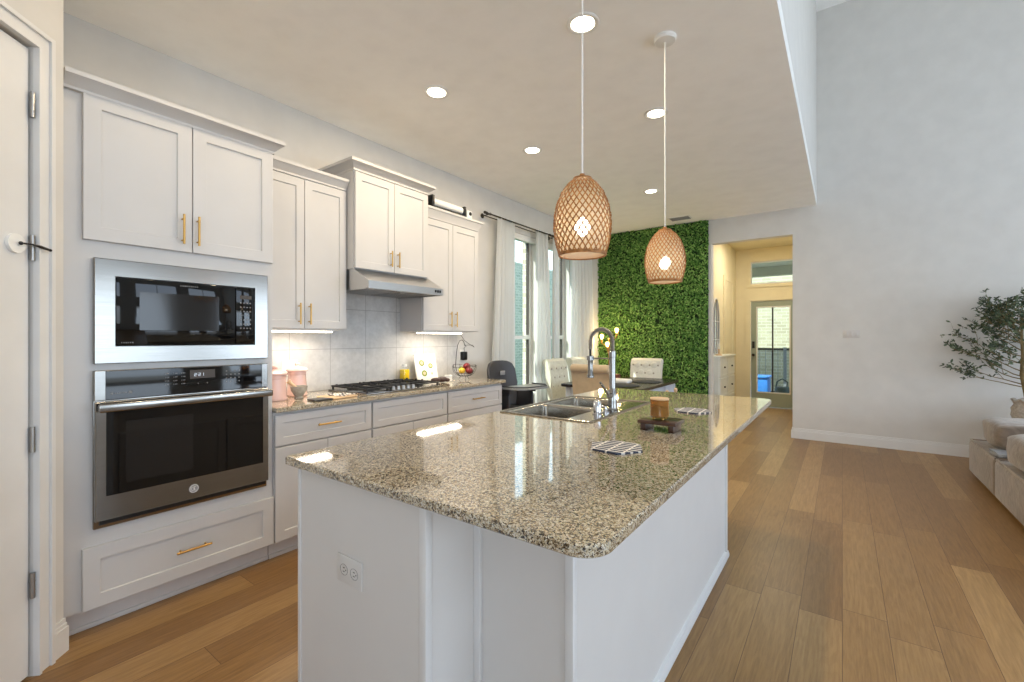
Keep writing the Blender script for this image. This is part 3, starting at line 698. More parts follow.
for lb, y0, y1 in (('lit strip light under the cabinet beside the oven tower', 1.46, 1.90), ('lit strip light under the cabinet closest to the windows', 2.79, 3.30)):
    t = thing('under_cabinet_light', lb, 'light', (-3.1, (y0+y1)/2, 1.36), 'under-cabinet strip lights')
    G().box(-3.12, -3.02, y0-.01, y1+.01, 1.376, 1.3875).obj('light_housing', 'white', t)
    G().box(-3.11, -3.03, y0, y1, 1.367, 1.3755).obj('light_strip', 'strip', t)
    lamp('strip_lamp', 'AREA', (-3.07, (y0+y1)/2, 1.364), 2.0, (1, .90, .76), aim=(0, 0, -1), shape='RECTANGLE', size=.07, size_y=y1-y0)

# range hood
hd = thing('range_hood', 'stainless steel under-cabinet range hood with sloped front', 'range hood', (-3.0, 2.375, 1.685))
HY0, HY1 = 2.004, 2.755
g = G()
outer = [(XI, 1.840), (-2.915, 1.840), (-2.745, 1.745), (-2.738, 1.742), (-2.738, 1.687), (-2.748, 1.685), (-2.765, 1.700), (XI, 1.700)]
g.prism(outer, 'Y', HY0, HY1); g.box(XI, -2.765, HY0, HY0+.012, 1.685, 1.70).box(XI, -2.765, HY1-.012, HY1, 1.685, 1.70)
g.obj('hood_shell', 'hoodsteel', hd)
for k in range(2):
    g = G(); y0 = HY0+.05+k*.335
    g.box(-3.24, -2.86, y0, y0+.31, 1.690, 1.699, .003)
    for i in range(12): g.box(-3.22+i*.030, -3.205+i*.030, y0+.02, y0+.29, 1.687, 1.691)
    g.obj('grease_filter', 'nickel', hd)
for y in (HY0+.08, HY1-.08): G().cyl((-2.81, y, 1.692), (-2.81, y, 1.700), .03, 20).obj('lamp_lens', 'white', hd)
g = G()
for k in range(3): g.box(-2.739, -2.733, 2.655+k*.026, 2.672+k*.026, 1.707, 1.728, .002)
g.obj('control_buttons', 'black', hd)

# base cabinets
def base_cab(label, y0, y1, drawer_handle=True, doors=2):
    t = thing('base_cabinet', label, 'cabinet', (-3.0, (y0+y1)/2, 0), 'base cabinets along the wall')
    G().box(XI, -2.733, y0, y1, .105, .884).obj('cabinet_body', 'cab', t)
    G().box(XI, -2.785, y0, y1, 0, .105).box(-2.785, -2.775, y0, y1, 0, .022).obj('toe_kick', 'kick', t)
    d = G().shaker(-2.712, y0+.006, y1-.006, .681, .866, rail=.048).obj('drawer', 'cab', t)
    if drawer_handle: pull(d, -2.712, (y0+y1)/2, .775, .16, False)
    ym = (y0+y1)/2
    if doors == 2:
        for a, b, hy in ((y0+.006, ym-.002, ym-.04), (ym+.002, y1-.006, ym+.04)):
            G().shaker(-2.712, a, b, .111, .672, rail=.055).obj('door', 'cab', t)
    else:
        for z0, z1 in ((.396, .672), (.111, .387)):
            d = G().shaker(-2.712, y0+.006, y1-.006, z0, z1, rail=.055).obj('drawer', 'cab', t); pull(d, -2.712, ym, (z0+z1)/2, .16, False)
base_cab('white base cabinet with a drawer and doors next to the oven tower', 1.326, 2.014)
base_cab('white base cabinet under the gas cooktop with a plain false drawer front', 2.017, 2.780, False)
base_cab('white base cabinet of drawers at the window end of the counter', 2.783, 3.545, True, 1)
def slab(g, x0, x1, y0, y1, z0, z1, rad, seg=8, hole=None, bev=.004):
    "counter slab with rounded corners (rad: ll, lr, ur, ul) and an optional rectangular cut-out"
    pts = []
    cs = [((x0, y0), PI, rad[0], 1, 1), ((x1, y0), 1.5*PI, rad[1], -1, 1), ((x1, y1), 0, rad[2], -1, -1), ((x0, y1), .5*PI, rad[3], 1, -1)]
    for (cx, cy), a, r, sx_, sy_ in cs:
        c = (cx+sx_*r, cy+sy_*r)
        for i in range(seg+1):
            t = a+i*PI/2/seg; pts.append((c[0]+r*math.cos(t), c[1]+r*math.sin(t)))
    n_ = len(pts); cen = ((x0+x1)/2, (y0+y1)/2)
    def ring(ins, z):
        out = []
        for p in pts:
            out.append(g.b.verts.new((p[0]+(ins if p[0] < cen[0] else -ins), p[1]+(ins if p[1] < cen[1] else -ins), z)))
        return out
    R = [ring(bev, z0), ring(0, z0+bev), ring(0, z1-bev), ring(bev, z1)]
    for A, B in zip(R, R[1:]):
        for i in range(n_): g.b.faces.new((A[i], A[(i+1) % n_], B[(i+1) % n_], B[i]))
    if hole is None:
        g.b.faces.new(R[-1]); g.b.faces.new(R[0][::-1])
    else:
        hx0, hx1, hy0, hy1 = hole
        for Rg, z in ((R[-1], z1), (R[0], z0)):
            H = [g.b.verts.new(p+(z,)) for p in ((hx0, hy0), (hx1, hy0), (hx1, hy1), (hx0, hy1))]
            k = seg+1
            for q in range(4):
                arcv = Rg[q*k:(q+1)*k]; g.b.faces.new(arcv+[H[q]])
                nx = Rg[((q+1) % 4)*k]; g.b.faces.new([arcv[-1], nx, H[(q+1) % 4], H[q]])
            if z == z1: HT_ = H
            else: HB_ = H
        for i in range(4): g.b.faces.new((HT_[i], HT_[(i+1) % 4], HB_[(i+1) % 4], HB_[i]))
    return g
t = G(); slab(t, -3.311, -2.686, 1.325, 3.575, .885, .914, (.002, .002, .012, .002))
tag(t.obj('wall_countertop', 'granite', ang=30), 'speckled granite countertop running along the kitchen wall', 'countertop')

# gas cooktop
ck = thing('gas_cooktop', 'gas cooktop with black cast iron grates set in the wall counter', 'cooktop', (-3.0, 2.385, .9145))
G().box(-3.255, -2.765, 2.005, 2.765, .9145, .925, .004).obj('cooktop_plate', 'steel', ck)
for k in range(3):
    y0 = 2.02+k*.247; y1 = y0+.235; g = G(); z0, z1 = .945, .957
    for y in (y0+.006, y1-.006): g.box(-3.235, -2.865 if k == 1 else -2.785, y-.006, y+.006, z0, z1, .002)
    xe = -2.871 if k == 1 else -2.791
    for x in (-3.229, xe): g.box(x-.006, x+.006, y0, y1, z0, z1, .002)
    for c in ((-3.12, ), (-2.92, )):
        x = c[0]
        g.box(x-.006, x+.006, y0, y1, z0, z1+.002, .002)
    g.box(-3.235, xe, (y0+y1)/2-.005, (y0+y1)/2+.005, z0, z1+.002, .002)
    for x in (-3.225, xe-.004):
        for y in (y0+.01, y1-.01): g.box(x-.006, x+.006, y-.006, y+.006, .9255, z0)
    for x in (-3.18, -3.06, -2.98): 
        for y in (y0+.006, y1-.018): g.box(x-.005, x+.005, y, y+.012, z0, z1+.010)
    g.obj('grate', 'iron', ck)
for (x, y) in ((-3.12, 2.137), (-2.92, 2.137), (-3.05, 2.385), (-3.12, 2.633), (-2.92, 2.633)):
    G().cyl((x, y, .9255), (x, y, .935), .045, 24).cyl((x, y, .935), (x, y, .943), .035, 24).obj('burner', 'iron', ck)
for y in (2.285, 2.335, 2.385, 2.435, 2.485):
    G().cyl((-2.815, y, .9255), (-2.815, y, .948), .017, 16, .015).box(-2.818, -2.812, y-.013, y+.013, .948, .953).obj('knob', 'nickel', ck)

# items on the wall counter
def canister(label, x, y, r, h):
    t = thing('canister', label, 'canister', (x, y, .915), 'pink canisters', local=True)
    G().lathe((0, 0, 0), [(0, 0), (r*.98, 0), (r*1.02, .006), (r*1.02, .014), (r*.97, .02), (r*.93, h*.5), (r*.86, h*.86), (r*.90, h*.88), (r*.90, h), (0, h)], 32).obj('canister_body', 'pink', t)
    G().lathe((0, 0, 0), [(0, h+.001), (r*1.0, h+.001), (r*1.04, h+.006), (r*1.0, h+.016), (r*.8, h+.026), (r*.35, h+.032), (r*.18, h+.040), (r*.26, h+.052), (r*.18, h+.062), (0, h+.064)], 32).obj('lid', 'pink', t)
canister('pink lidded canister closest to the oven tower', -3.04, 1.490, .074, .165)
canister('pink lidded canister behind the grey stone mortar', -3.15, 1.700, .068, .175)
t = thing('mortar', 'small grey stone mortar bowl in front of the pink canisters', 'mortar', (-3.0, 1.632, .915), local=True)
G().lathe((0, 0, 0), [(0, 0), (.028, 0), (.030, .006), (.022, .014), (.034, .028), (.05, .055), (.056, .085), (.050, .085), (.045, .056), (.028, .032), (0, .026)], 32).obj('bowl', 'stone', t)
g = G().tube([(.0, .0, .05), (-.015, -.045, .10), (-.025, -.062, .122)], [.016, .011, .016], 12)
g.obj('pestle_resting', 'lwood', None, (0, 0, 0))
o = bpy.data.objects['pestle_resting']; o.name = 'pestle'; o.location = (-3.0, 1.632, .915); tag(o, 'pale wooden pestle leaning in the stone mortar', 'pestle')
g = G().box(-.09, .09, -.11, .09, 0, .012, .004); o = tag(g.obj('cutting_board', 'lwood'), 'pale wooden board lying flat before the cooktop', 'cutting board'); o.location = (-2.84, 1.83, .9152); o.rotation_euler = (0, 0, .1)
g = G().box(-.05, .05, -.085, .085, 0, .010, .004); o = tag(g.obj('tablet_case', 'black'), 'flat black notebook lying by the striped cloth', 'notebook'); o.location = (-2.80, 1.69, .9152); o.rotation_euler = (0, 0, -.05); o.name = 'notebook'
g = G()
N = 14; V = [[(-.065+.13*i/N, -.075+.15*j/N, .0042+.0022*math.sin(i*1.1+j*.5)+.002*math.sin(j*1.3)) for j in range(N+1)] for i in range(N+1)]
g.faces([p for r in V for p in r], [(i*(N+1)+j, (i+1)*(N+1)+j, (i+1)*(N+1)+j+1, i*(N+1)+j+1) for i in range(N) for j in range(N)])
o = g.obj('dish_cloth', 'cloth'); md = o.modifiers.new('s', 'SOLIDIFY'); md.thickness = .003; o.location = (-2.84, 1.85, .929); tag(o, 'black and white striped dish cloth folded on the pale board', 'cloth')
o.rotation_euler = (0, 0, .15)
t = thing('oil_bottle', 'square bottle of bright yellow oil behind the cooktop', 'bottle', (-3.245, 2.765, .915), local=True)
G().box(-.030, .030, -.034, .034, .004, .125, .008).obj('oil', 'oil', t)
G().box(-.034, .034, -.038, .038, 0, .150, .010).obj('glass_bottle', 'clear', t); G().cyl((0, 0, .150), (0, 0, .172), .02, 16).obj('cap', 'white', t)
# cookbook on an easel
bk = thing('cookbook', 'open white recipe book standing upright against the tiled wall', 'book', (-3.17, 2.985, .930), local=True, rz=-.15)
R_ = Matrix.Rotation(-.26, 3, 'Y')
g = G().box(-.012, .002, -.118, .118, -.012, .25, .002, rot=R_, piv=(0, 0, 0)); g.obj('cover', 'page', bk)
for nm, mt, cs in (('green_dish_picture', 'avocado', [(-.045, .165, .030), (.05, .135, .026), (-.03, .065, .030)]), ('plate_picture', 'lwood', [(-.045, .165, .018), (.05, .135, .014), (-.03, .065, .016), (.055, .06, .012)])):
    off = .0028 if mt == 'avocado' else .0036
    for (y, z, r) in cs:
        p0 = R_ @ Vector((.0022, y, z)); p1 = R_ @ Vector((off, y, z)); G().cyl(p0, p1, r, 20).obj(nm, mt, bk)
t = thing('oven_mitt', 'dark brown leather mitt lying in front of the recipe book', 'oven mitt', (-3.0, 3.0, .915), local=True)
g = G().sph((0, 0, .028), .05, (1, 1.1, .52), 18, 12).sph((.01, -.09, .03), .04, (.9, 1.3, .55), 16, 10).sph((.045, .02, .025), .022, (1.5, .9, .8), 12, 8); g.obj('glove_body', 'mitt', t)
g = G(); g.lathe((.0, .085, .034), [(.03, -.026), (.034, -.026), (.036, .026), (.031, .028), (.03, -.026)], 18); g.obj('cuff', 'page', t)
# fruit basket
fb = thing('fruit_basket', 'black wire fruit basket with a tall curved banana hook', 'basket', (-3.06, 3.375, .9155), local=True)
g = G(); nb = 16
for i in range(nb):
    a = 2*PI*i/nb
    g.tube([((.035+.085*math.sin(s*PI/2))*math.cos(a), (.035+.085*math.sin(s*PI/2))*math.sin(a), .03+.10*(1-math.cos(s*PI/2))+.015*s*(1 if i % 2 else -.4)) for s in [q/6 for q in range(7)]], .0016, 6)
for r, z in ((.035, .03), (.085, .062), (.122, .132)):
    g.tube([(r*math.cos(2*PI*i/32), r*math.sin(2*PI*i/32), z+(.012*math.cos(4*PI*i/32) if r > .1 else 0)) for i in range(32)], .0022, 6, True)
for i in range(3):
    a = 2*PI*i/3; g.tube([(.035*math.cos(a), .035*math.sin(a), .03), (.055*math.cos(a), .055*math.sin(a), .012), (.06*math.cos(a), .06*math.sin(a), .002)], .0022, 6)
g.obj('wire_bowl', 'wire', fb)
g = G().tube([(-.01, -.12, .13), (0, -.118, .25), (0, -.10, .34), (0, -.07, .385), (0, -.03, .392), (0, -.008, .370), (0, .0, .340), (0, .012, .332), (0, .02, .345)], .003, 8); g.obj('banana_hook', 'wire', fb)
def fruit(nm, lb, p, r, mt, sc=(1, 1, .92), grp=None):
    t = thing(nm, lb, 'fruit', (-3.06+p[0], 3.375+p[1], .9155+p[2]), 'fruit in the wire basket', local=True)
    G().sph((0, 0, 0), r, sc, 20, 14).obj('flesh', mt, t); G().cyl((0, 0, r*.80), (.003, 0, r*1.15), .0015, 6).obj('stem', 'bark', t)
fruit('apple', 'dark red apple at the front of the wire basket', (.055, .01, .085), .038, 'apple')
fruit('apple', 'dark red apple resting on top of the fruit pile', (.0, .035, .125), .038, 'apple')
fruit('lemon', 'yellow lemon at the oven side of the wire basket', (.02, -.058, .088), .030, 'banana', (1, 1.25, .95))
fruit('pear', 'green pear at the back of the wire basket', (-.052, .015, .088), .033, 'avocado', (1, 1, 1.1))
# outlets on the backsplash
def outletX(label, x, y, z, w=.075, h=.115, horizontal=False, dark=False):
    t = thing('wall_outlet', label, 'outlet', (x, y, z)); 
    if horizontal: w, h = h, w
    G().box(x, x+.006, y-w/2, y+w/2, z-h/2, z+h/2, .002).obj('cover_plate', 'white', t)
    for s in (-1, 1):
        g = G(); cy, cz = (y+s*.022, z) if horizontal else (y, z+s*.022)
        for q in (-.006, .006): g.box(x+.006, x+.0066, cy+q-.001, cy+q+.001, cz-.004, cz+.006)
        g.cyl((x+.006, cy, cz-.009), (x+.0066, cy, cz-.009), .0022, 8)
        g.obj('socket', 'slot', t)
    return t
outletX('white wall outlet on the tiles behind the pink canisters', -3.311, 1.73, 1.105, .12, .115)
outletX('white wall outlet beside the wire fruit basket holding a black charger', -3.3195, 3.62, 1.145)
ch = thing('charger', 'black plug-in charger with a cord hanging above the fruit basket', 'charger', (-3.30, 3.62, 1.13))
G().box(-3.3125, -3.265, 3.585, 3.650, 1.09, 1.18, .005).obj('charger_body', 'black', ch)
G().tube([(-3.285, 3.62, 1.178), (-3.27, 3.60, 1.22), (-3.28, 3.66, 1.25), (-3.29, 3.76, 1.25), (-3.30, 3.80, 1.225), (-3.30, 3.72, 1.26), (-3.30, 3.64, 1.30), (-3.30, 3.58, 1.36), (-3.30, 3.50, 1.385)], .0022, 6).obj('cord', 'wire', ch)
# on top of the last wall cabinet
t = thing('paper_roll_holder', 'black holder with a long white paper roll on top of the wall cabinet', 'paper roll', (-3.1, 3.18, 2.511))
g = G().box(-3.08, -2.98, 2.86, 2.89, 2.5115, 2.625, .004).box(-3.08, -2.98, 3.29, 3.315, 2.5115, 2.615, .004).box(-3.08, -2.98, 2.89, 3.29, 2.5115, 2.53); g.obj('stand', 'black', t)
G().cyl((-3.03, 2.892, 2.576), (-3.03, 3.288, 2.576), .036, 24).obj('paper_roll', 'page', t)
t = thing('small_camera', 'small white device with a black lens at the end of the wall cabinet top', 'camera', (-3.08, 3.46, 2.511))
G().box(-3.08, -3.01, 3.36, 3.44, 2.5115, 2.605, .012).obj('device_body', 'white', t)
G().cyl((-3.01, 3.405, 2.570), (-3.004, 3.405, 2.570), .018, 20).obj('lens', 'black', t)

# ================================================================== ISLAND
isl = thing('kitchen_island', 'white panelled kitchen island under the big granite slab', 'kitchen island', (-1.05, 2.1, 0))
g = G().box(-1.530, -.905, .850, .868, 0.002, .884).box(-1.530, -1.512, .868, 1.04, .002, .884).box(-.923, -.905, .868, 1.04, .002, .884).box(-1.512, -.923, .868, 3.437, .002, .02).box(-1.530, -1.512, 1.04, 3.455, .002, .884).box(-.923, -.905, 1.04, 3.455, .002, .884).box(-1.512, -.923, 3.437, 3.455, .002, .884)
g.obj('cabinet_body', 'island', isl)
G().box(-.905, -.575, 1.052, 2.985, .002, .8845).obj('knee_wall', 'island', isl)
g = G().box(-1.547, -1.530, .842, .850, .0, .884).box(-1.530, -.925, .8425, .850, .0, .884)
g.obj('end_panel', 'island', isl)
for q in ((-.925, -.899, .838, .862), (-.905, -.880, 1.038, 1.052), (-.588, -.563, 1.038, 1.062), (-.588, -.563, 2.965, 2.992), (-1.549, -1.532, .838, .860)):
    G().box(*q, 0, .884, .002).obj('corner_trim', 'trim', isl)
g = G().prism([(-.575, 0), (-.555, 0), (-.555, .016), (-.561, .032), (-.575, .036)], 'Y', 1.062, 3.002); 
g.obj('base_shoe', 'trim', isl)
# cabinet fronts on the working side
for k in range(4):
    y0 = .87+k*.645; d = G()
    L = [(-1.5305-.0, y0, y0+.635)]
    d.box(-1.5495, -1.531, y0, y0+.635, .12, .70, .002).box(-1.5535, -1.5495, y0, y0+.635, .12, .175).box(-1.5535, -1.5495, y0, y0+.635, .645, .70).box(-1.5535, -1.5495, y0, y0+.055, .175, .645).box(-1.5535, -1.5495, y0+.58, y0+.635, .175, .645)
    d.obj('door', 'cab', isl)
g = G(); SKH = (-1.515, -1.015, 2.015, 2.815)
slab(g, -1.577, -.382, .804, 3.515, .885, .914, (.014, .065, .065, .014), 10, SKH)
tag(g.obj('island_countertop', 'granite', ang=30), 'large polished speckled granite slab on top of the island', 'countertop')
t = thing('island_outlet', 'white horizontal outlet plate on the near end of the island', 'outlet', (-1.24, .842, .60))
G().box(-1.305, -1.178, .8360, .8424, .555, .642, .002).obj('cover_plate', 'island', t)
for cx in (-1.268, -1.215):
    g = G()
    for q in (-.006, .006): g.box(cx-.005, cx+.004, .8353, .8361, .598+q-.0012, .598+q+.0012)
    g.cyl((cx+.010, .8353, .598), (cx+.010, .8361, .598), .0025, 8)
    ringpts = [(cx+.019*math.cos(2*PI*i/24), .8358, .598+.017*math.sin(2*PI*i/24)) for i in range(24)]; g.tube(ringpts, .0006, 5, True)
    g.obj('socket', 'slot', t)

# sink
sk = thing('double_sink', 'stainless steel double-bowl sink dropped into the island', 'sink', (-1.265, 2.415, .914))
g = G(); Z1 = .9165
X0, X1, Y0, Y1 = -1.537, -.993, 1.993, 2.837
bowls = [(-1.505, -1.135, 2.025, 2.395), (-1.505, -1.135, 2.435, 2.805)]
# deck built as a grid with two openings
xs = [X0, -1.505, -1.135, X1]; yy_ = [Y0, 2.025, 2.395, 2.435, 2.805, Y1]
vv = {}
for i, x in enumerate(xs):
    for j, y in enumerate(yy_):
        vv[i, j] = g.b.verts.new((x, y, Z1))
for i in range(3):
    for j in range(5):
        if i == 1 and j in (1, 3): continue
        g.b.faces.new((vv[i, j], vv[i+1, j], vv[i+1, j+1], vv[i, j+1]))
g.obj('sink_deck', 'sink', sk, smooth=False)
g = G(); ra = [(X0-.003, Y0-.003), (X1+.003, Y0-.003), (X1+.003, Y1+.003), (X0-.003, Y1+.003)]
g.tube([p+(Z1+.001,) for p in ((X0, Y0), (X1, Y0))], .005, 8); g.tube([p+(Z1+.001,) for p in ((X1, Y0), (X1, Y1))], .005, 8); g.tube([p+(Z1+.001,) for p in ((X1, Y1), (X0, Y1))], .005, 8); g.tube([p+(Z1+.001,) for p in ((X0, Y1), (X0, Y0))], .005, 8)
g.obj('raised_rim', 'sink', sk)
for (a, b, c, d) in bowls:
    g = G(); dep = .19; L = []; K = 9
    prof = [(0, 0, 0), (.002, .0015, .012), (.004, .006, .02), (.005, .014, .03), (.010, dep-.045, .034)]+[(.010+.030*(1-math.cos(q*PI/8)), dep-.030+.030*math.sin(q*PI/8)-.0, .036+.006*q) for q in range(1, 5)]+[(.06, dep, .062), (.10, dep+.001, .07)]
    for ins, dz, r in prof:
        pts = []
        for (cx, cy, a0, sx_, sy_) in ((a, c, PI, 1, 1), (b, c, 1.5*PI, -1, 1), (b, d, 0, -1, -1), (a, d, .5*PI, 1, -1)):
            for i in range(K):
                tt = a0+i*PI/2/(K-1); pts.append((cx+sx_*(ins+r)+r*math.cos(tt), cy+sy_*(ins+r)+r*math.sin(tt), Z1-dz))
        if r == 0: pts = [(p[0], p[1], p[2]) for p in pts]
        L.append([g.b.verts.new(p) for p in pts])
    n_ = 4*K
    for A, B in zip(L, L[1:]):
        for i in range(n_): g.b.faces.new((A[i], A[(i+1) % n_], B[(i+1) % n_], B[i]))
    g.b.faces.new(L[-1]); g.obj('basin', 'sink', sk, ang=28)
    cx, cy = (a+b)/2, (c+d)/2
    G().cyl((cx, cy, Z1-dep), (cx, cy, Z1-dep+.003), .045, 24).cyl((cx, cy, Z1-dep+.003), (cx, cy, Z1-dep+.006), .02, 16).obj('drain', 'nickel', sk)
# faucet
FX, FY, FZ = -1.060, 2.42, Z1+.0005
fa = thing('kitchen_faucet', 'tall spring-neck pull-down faucet standing on the sink deck', 'faucet', (FX, FY, FZ))
G().lathe((FX, FY, FZ), [(0, 0), (.032, 0), (.032, .006), (.027, .012), (.024, .05), (.024, .11), (.019, .118), (.0175, .125), (.0175, .30), (.0195, .302), (.0195, .335), (.012, .34), (0, .34)], 28).obj('column', 'steel', fa)
# arched hose wrapped by a spring
arcp = []
R0 = .069; cz = FZ+.392
for i in range(8): arcp.append(Vector((FX, FY, FZ+.335+(cz-FZ-.335)*i/8)))
for i in range(25): a = PI*i/24; arcp.append(Vector((FX-R0+R0*math.cos(a), FY, cz+R0*math.sin(a)*1.0)))
for i in range(1, 13): arcp.append(Vector((FX-2*R0, FY, cz-.10*i/12)))
G().tube(arcp, .0065, 10).obj('hose', 'black', fa)
# spring coil
tot = [0]
for p, q in zip(arcp, arcp[1:]): tot.append(tot[-1]+(q-p).length)
sp = []; turns = 46; ns = turns*10
for i in range(ns+1):
    s_ = tot[-1]*i/ns*.86; k = max(j for j in range(len(tot)-1) if tot[j] <= s_+1e-9); f_ = (s_-tot[k])/(tot[k+1]-tot[k]); p = arcp[k].lerp(arcp[k+1], f_); tg = (arcp[k+1]-arcp[k]).normalized()
    nn = Vector((0, 1, 0)); bb = tg.cross(nn).normalized(); an = 2*PI*i/10
    sp.append(p+.0115*(math.cos(an)*nn+math.sin(an)*bb))
G().tube(sp, .0022, 6).obj('spring_coil', 'nickel', fa, ang=80)
hx = FX-2*R0; hz = cz-.10
G().lathe((hx, FY, hz-.115), [(0, 0), (.020, 0), (.021, .012), (.016, .022), (.0145, .10), (.017, .112), (.015, .125), (0, .126)], 24).obj('spray_head', 'steel', fa)
G().cyl((hx+.012, FY, hz+.0), (FX-.015, FY, hz+.0), .005, 10).lathe((hx, FY, hz-.012), [(.016, 0), (.022, 0), (.022, .024), (.016, .024), (.016, 0)], 20).obj('holder_arm', 'steel', fa)
G().cyl((FX, FY-.022, FZ+.085), (FX, FY-.052, FZ+.085), .015, 18).tube([(FX, FY-.045, FZ+.088), (FX-.015, FY-.075, FZ+.13), (FX-.03, FY-.10, FZ+.165)], [.008, .007, .006], 10).obj('lever', 'steel', fa)
t = thing('soap_dispenser', 'short chrome cylinder cap on the sink deck beside the faucet', 'air gap', (-1.065, 2.235, FZ), local=True)
G().lathe((0, 0, 0), [(0, 0), (.026, 0), (.026, .006), (.021, .008), (.021, .066), (.017, .072), (0, .073)], 28).obj('cap_body', 'chrome', t); G().box(.0195, .0215, -.006, .006, .02, .035).obj('vent_slot', 'slot', t)
t.name = 'sink_air_gap'
t = thing('soap_pump', 'low round chrome button and ring on the sink deck next to the air gap', 'soap pump', (-1.058, 2.325, FZ), local=True)
G().lathe((0, 0, 0), [(0, 0), (.022, 0), (.022, .005), (.012, .008), (.012, .018), (0, .019)], 24).obj('pump_base', 'chrome', t); G().tube([(0, 0, .018), (0, 0, .028), (-.02, 0, .03), (-.05, 0, .024)], .005, 10).obj('spout', 'chrome', t)

# hexagonal coasters
def coaster(label, x, y, r, rz, sc=1):
    g = G(); pts = [(r*math.cos(PI/3*i), r*sc*math.sin(PI/3*i)) for i in range(6)]
    g.prism(pts, 'Z', 0, .006); o = g.obj('hexagonal_trivet', 'coaster', smooth=False); o.location = (x, y, .9146); o.rotation_euler = (0, 0, rz)
    return tag(o, label, 'trivet', 'striped hexagonal trivets')
coaster('striped blue and white hexagonal trivet on the near part of the island', -.685, 1.60, .105, .95)
coaster('striped blue and white hexagonal trivet beyond the candle', -.682, 2.655, .105, .95)
# candle on a little wooden riser
cx, cy = -.662, 2.045
ws = thing('wooden_riser', 'small dark walnut riser stand under the amber candle', 'riser', (cx, cy, .9145), local=True)
G().box(-.085, .085, -.068, .068, .030, .046, .003).obj('top_board', 'dwood', ws)
for x in (-.062, .062): G().box(x-.012, x+.012, -.060, .060, 0, .0295, .002).obj('foot', 'dwood', ws)
ca = thing('candle', 'amber glass candle jar with a pale lid and gold feet on the walnut riser', 'candle', (cx-.002, cy-.012, .961), local=True)
G().lathe((0, 0, 0), [(0, .012), (.037, .012), (.040, .016), (.040, .090), (.037, .090), (.037, .018), (0, .018)], 36).obj('glass_jar', 'amber', ca)
G().cyl((0, 0, .0185), (0, 0, .058), .0365, 32).obj('wax', 'wax', ca); G().lathe((0, 0, 0), [(0, .0905), (.041, .0905), (.041, .097), (0, .097)], 32).obj('lid', 'lwood', ca)
for i in range(4): a = PI/4+PI/2*i; G().sph((.028*math.cos(a), .028*math.sin(a), .006), .0065, (1, 1, .92), 12, 8).obj('gold_foot', 'gold', ca)

# ================================================================== PENDANTS AND CEILING FITTINGS
def prof_r(s, Rm):      # s from 0 (bottom) to 1 (top)
    pts = [(0, .80), (.08, .88), (.2, .955), (.35, 1.0), (.5, .985), (.65, .91), (.8, .76), (.92, .54), (1, .30)]
    for (a, b), (c, d) in zip(pts, pts[1:]):
        if s <= c:
            t = (s-a)/(c-a); t2 = t*t*(3-2*t)*.35+t*.65; return Rm*(b+(d-b)*t2)
    return Rm*.3
def pendant(label, x, y, z0, z1, Rm, seed):
    t = thing('pendant_lamp', label, 'pendant lamp', (x, y, CH), 'woven pendant lamps')
    ORG[t.name] = (x, y, CH); H = z1-z0
    g = G(); nst, sg = 29, 28; wd = .0028
    for dr_ in (1, -1):
        for i in range(nst):
            a0 = 2*PI*i/nst; prev = None
            for k in range(sg+1):
                s = k/sg; r = prof_r(s, Rm)+.0012*dr_*(1 if (i+k) % 2 else -1); a = a0+dr_*s*PI*.62; z = z0+H*s
                tw_ = wd/max(r, .03)
                q = [g.b.verts.new((x+(r+h)*math.cos(a+o), y+(r+h)*math.sin(a+o), z)) for h, o in ((-.0009, -tw_), (-.0009, tw_), (.0009, tw_), (.0009, -tw_))]
                if prev:
                    for m in range(4): g.b.faces.new((prev[m], prev[(m+1) % 4], q[(m+1) % 4], q[m]))
                prev = q
    for s, rt in ((0, .0045), (.02, .003), (1, .004)):
        r = prof_r(s, Rm); g.tube([(x+r*math.cos(2*PI*i/36), y+r*math.sin(2*PI*i/36), z0+H*s) for i in range(36)], rt, 6, True)
    g.lathe((x, y, z0), [(prof_r(.985, Rm), H*.985), (.012, H+.006), (.010, H+.02), (.006, H+.02)], 24)
    sh = g.obj('lamp_shade', 'rattan', t, ang=60)
    g = G(); g.lathe((x, y, z0), [(prof_r(s/20, Rm)-.006, H*s/20) for s in range(0, 21)], 40); g.obj('shade_liner', 'liner', t)
    g = G(); g.sph((x, y, z0+H*.36), .032, (1, 1, 1.1), 20, 14); g.obj('light_bulb', 'bulb', t)
    G().cyl((x, y, z0+H*.36+.038), (x, y, z0+H), .013, 16).obj('lamp_socket', 'white', t)
    G().cyl((x, y, z0+H+.018), (x, y, CH-.020), .0035, 8).obj('cord', 'white', t)
    G().lathe((x, y, CH), [(0, 0), (.062, 0), (.062, -.014), (.056, -.022), (.012, -.026), (0, -.026)], 32).obj('ceiling_canopy', 'white', t)
    return t
pendant('woven rattan pendant lamp nearest over the island', -.848, 1.640, 1.662, 1.970, .116, 1)
pendant('woven rattan pendant lamp further along over the island', -.822, 2.611, 1.650, 1.945, .113, 2)
def downlight(label, x, y, seen=True, pw=11):
    if seen:
        t = thing('recessed_ceiling_light', label, 'ceiling light', (x, y, CH), 'recessed ceiling lights')
        G().lathe((x, y, CH), [(.062, -.0005), (.090, -.0005), (.090, -.004), (.083, -.008), (.066, -.006), (.062, -.0005)], 36).obj('trim_ring', 'white', t)
        G().cyl((x, y, CH-.001), (x, y, CH-.0045), .0615, 32).obj('lens', 'led', t)
    lamp('downlight_lamp', 'AREA', (x, y, CH-.012), pw, (1, .80, .54), aim=(0, 0, -1), shape='DISK', size=.11)
downlight('round recessed ceiling light right beside the nearest pendant cord', -1.147, 2.225)
downlight('round recessed ceiling light close to the second pendant canopy', -1.152, 3.445)
downlight('round recessed ceiling light in front of the tall cabinet above the hood', -2.293, 2.24)
downlight('round recessed ceiling light before the window end wall cabinet', -2.293, 3.45)
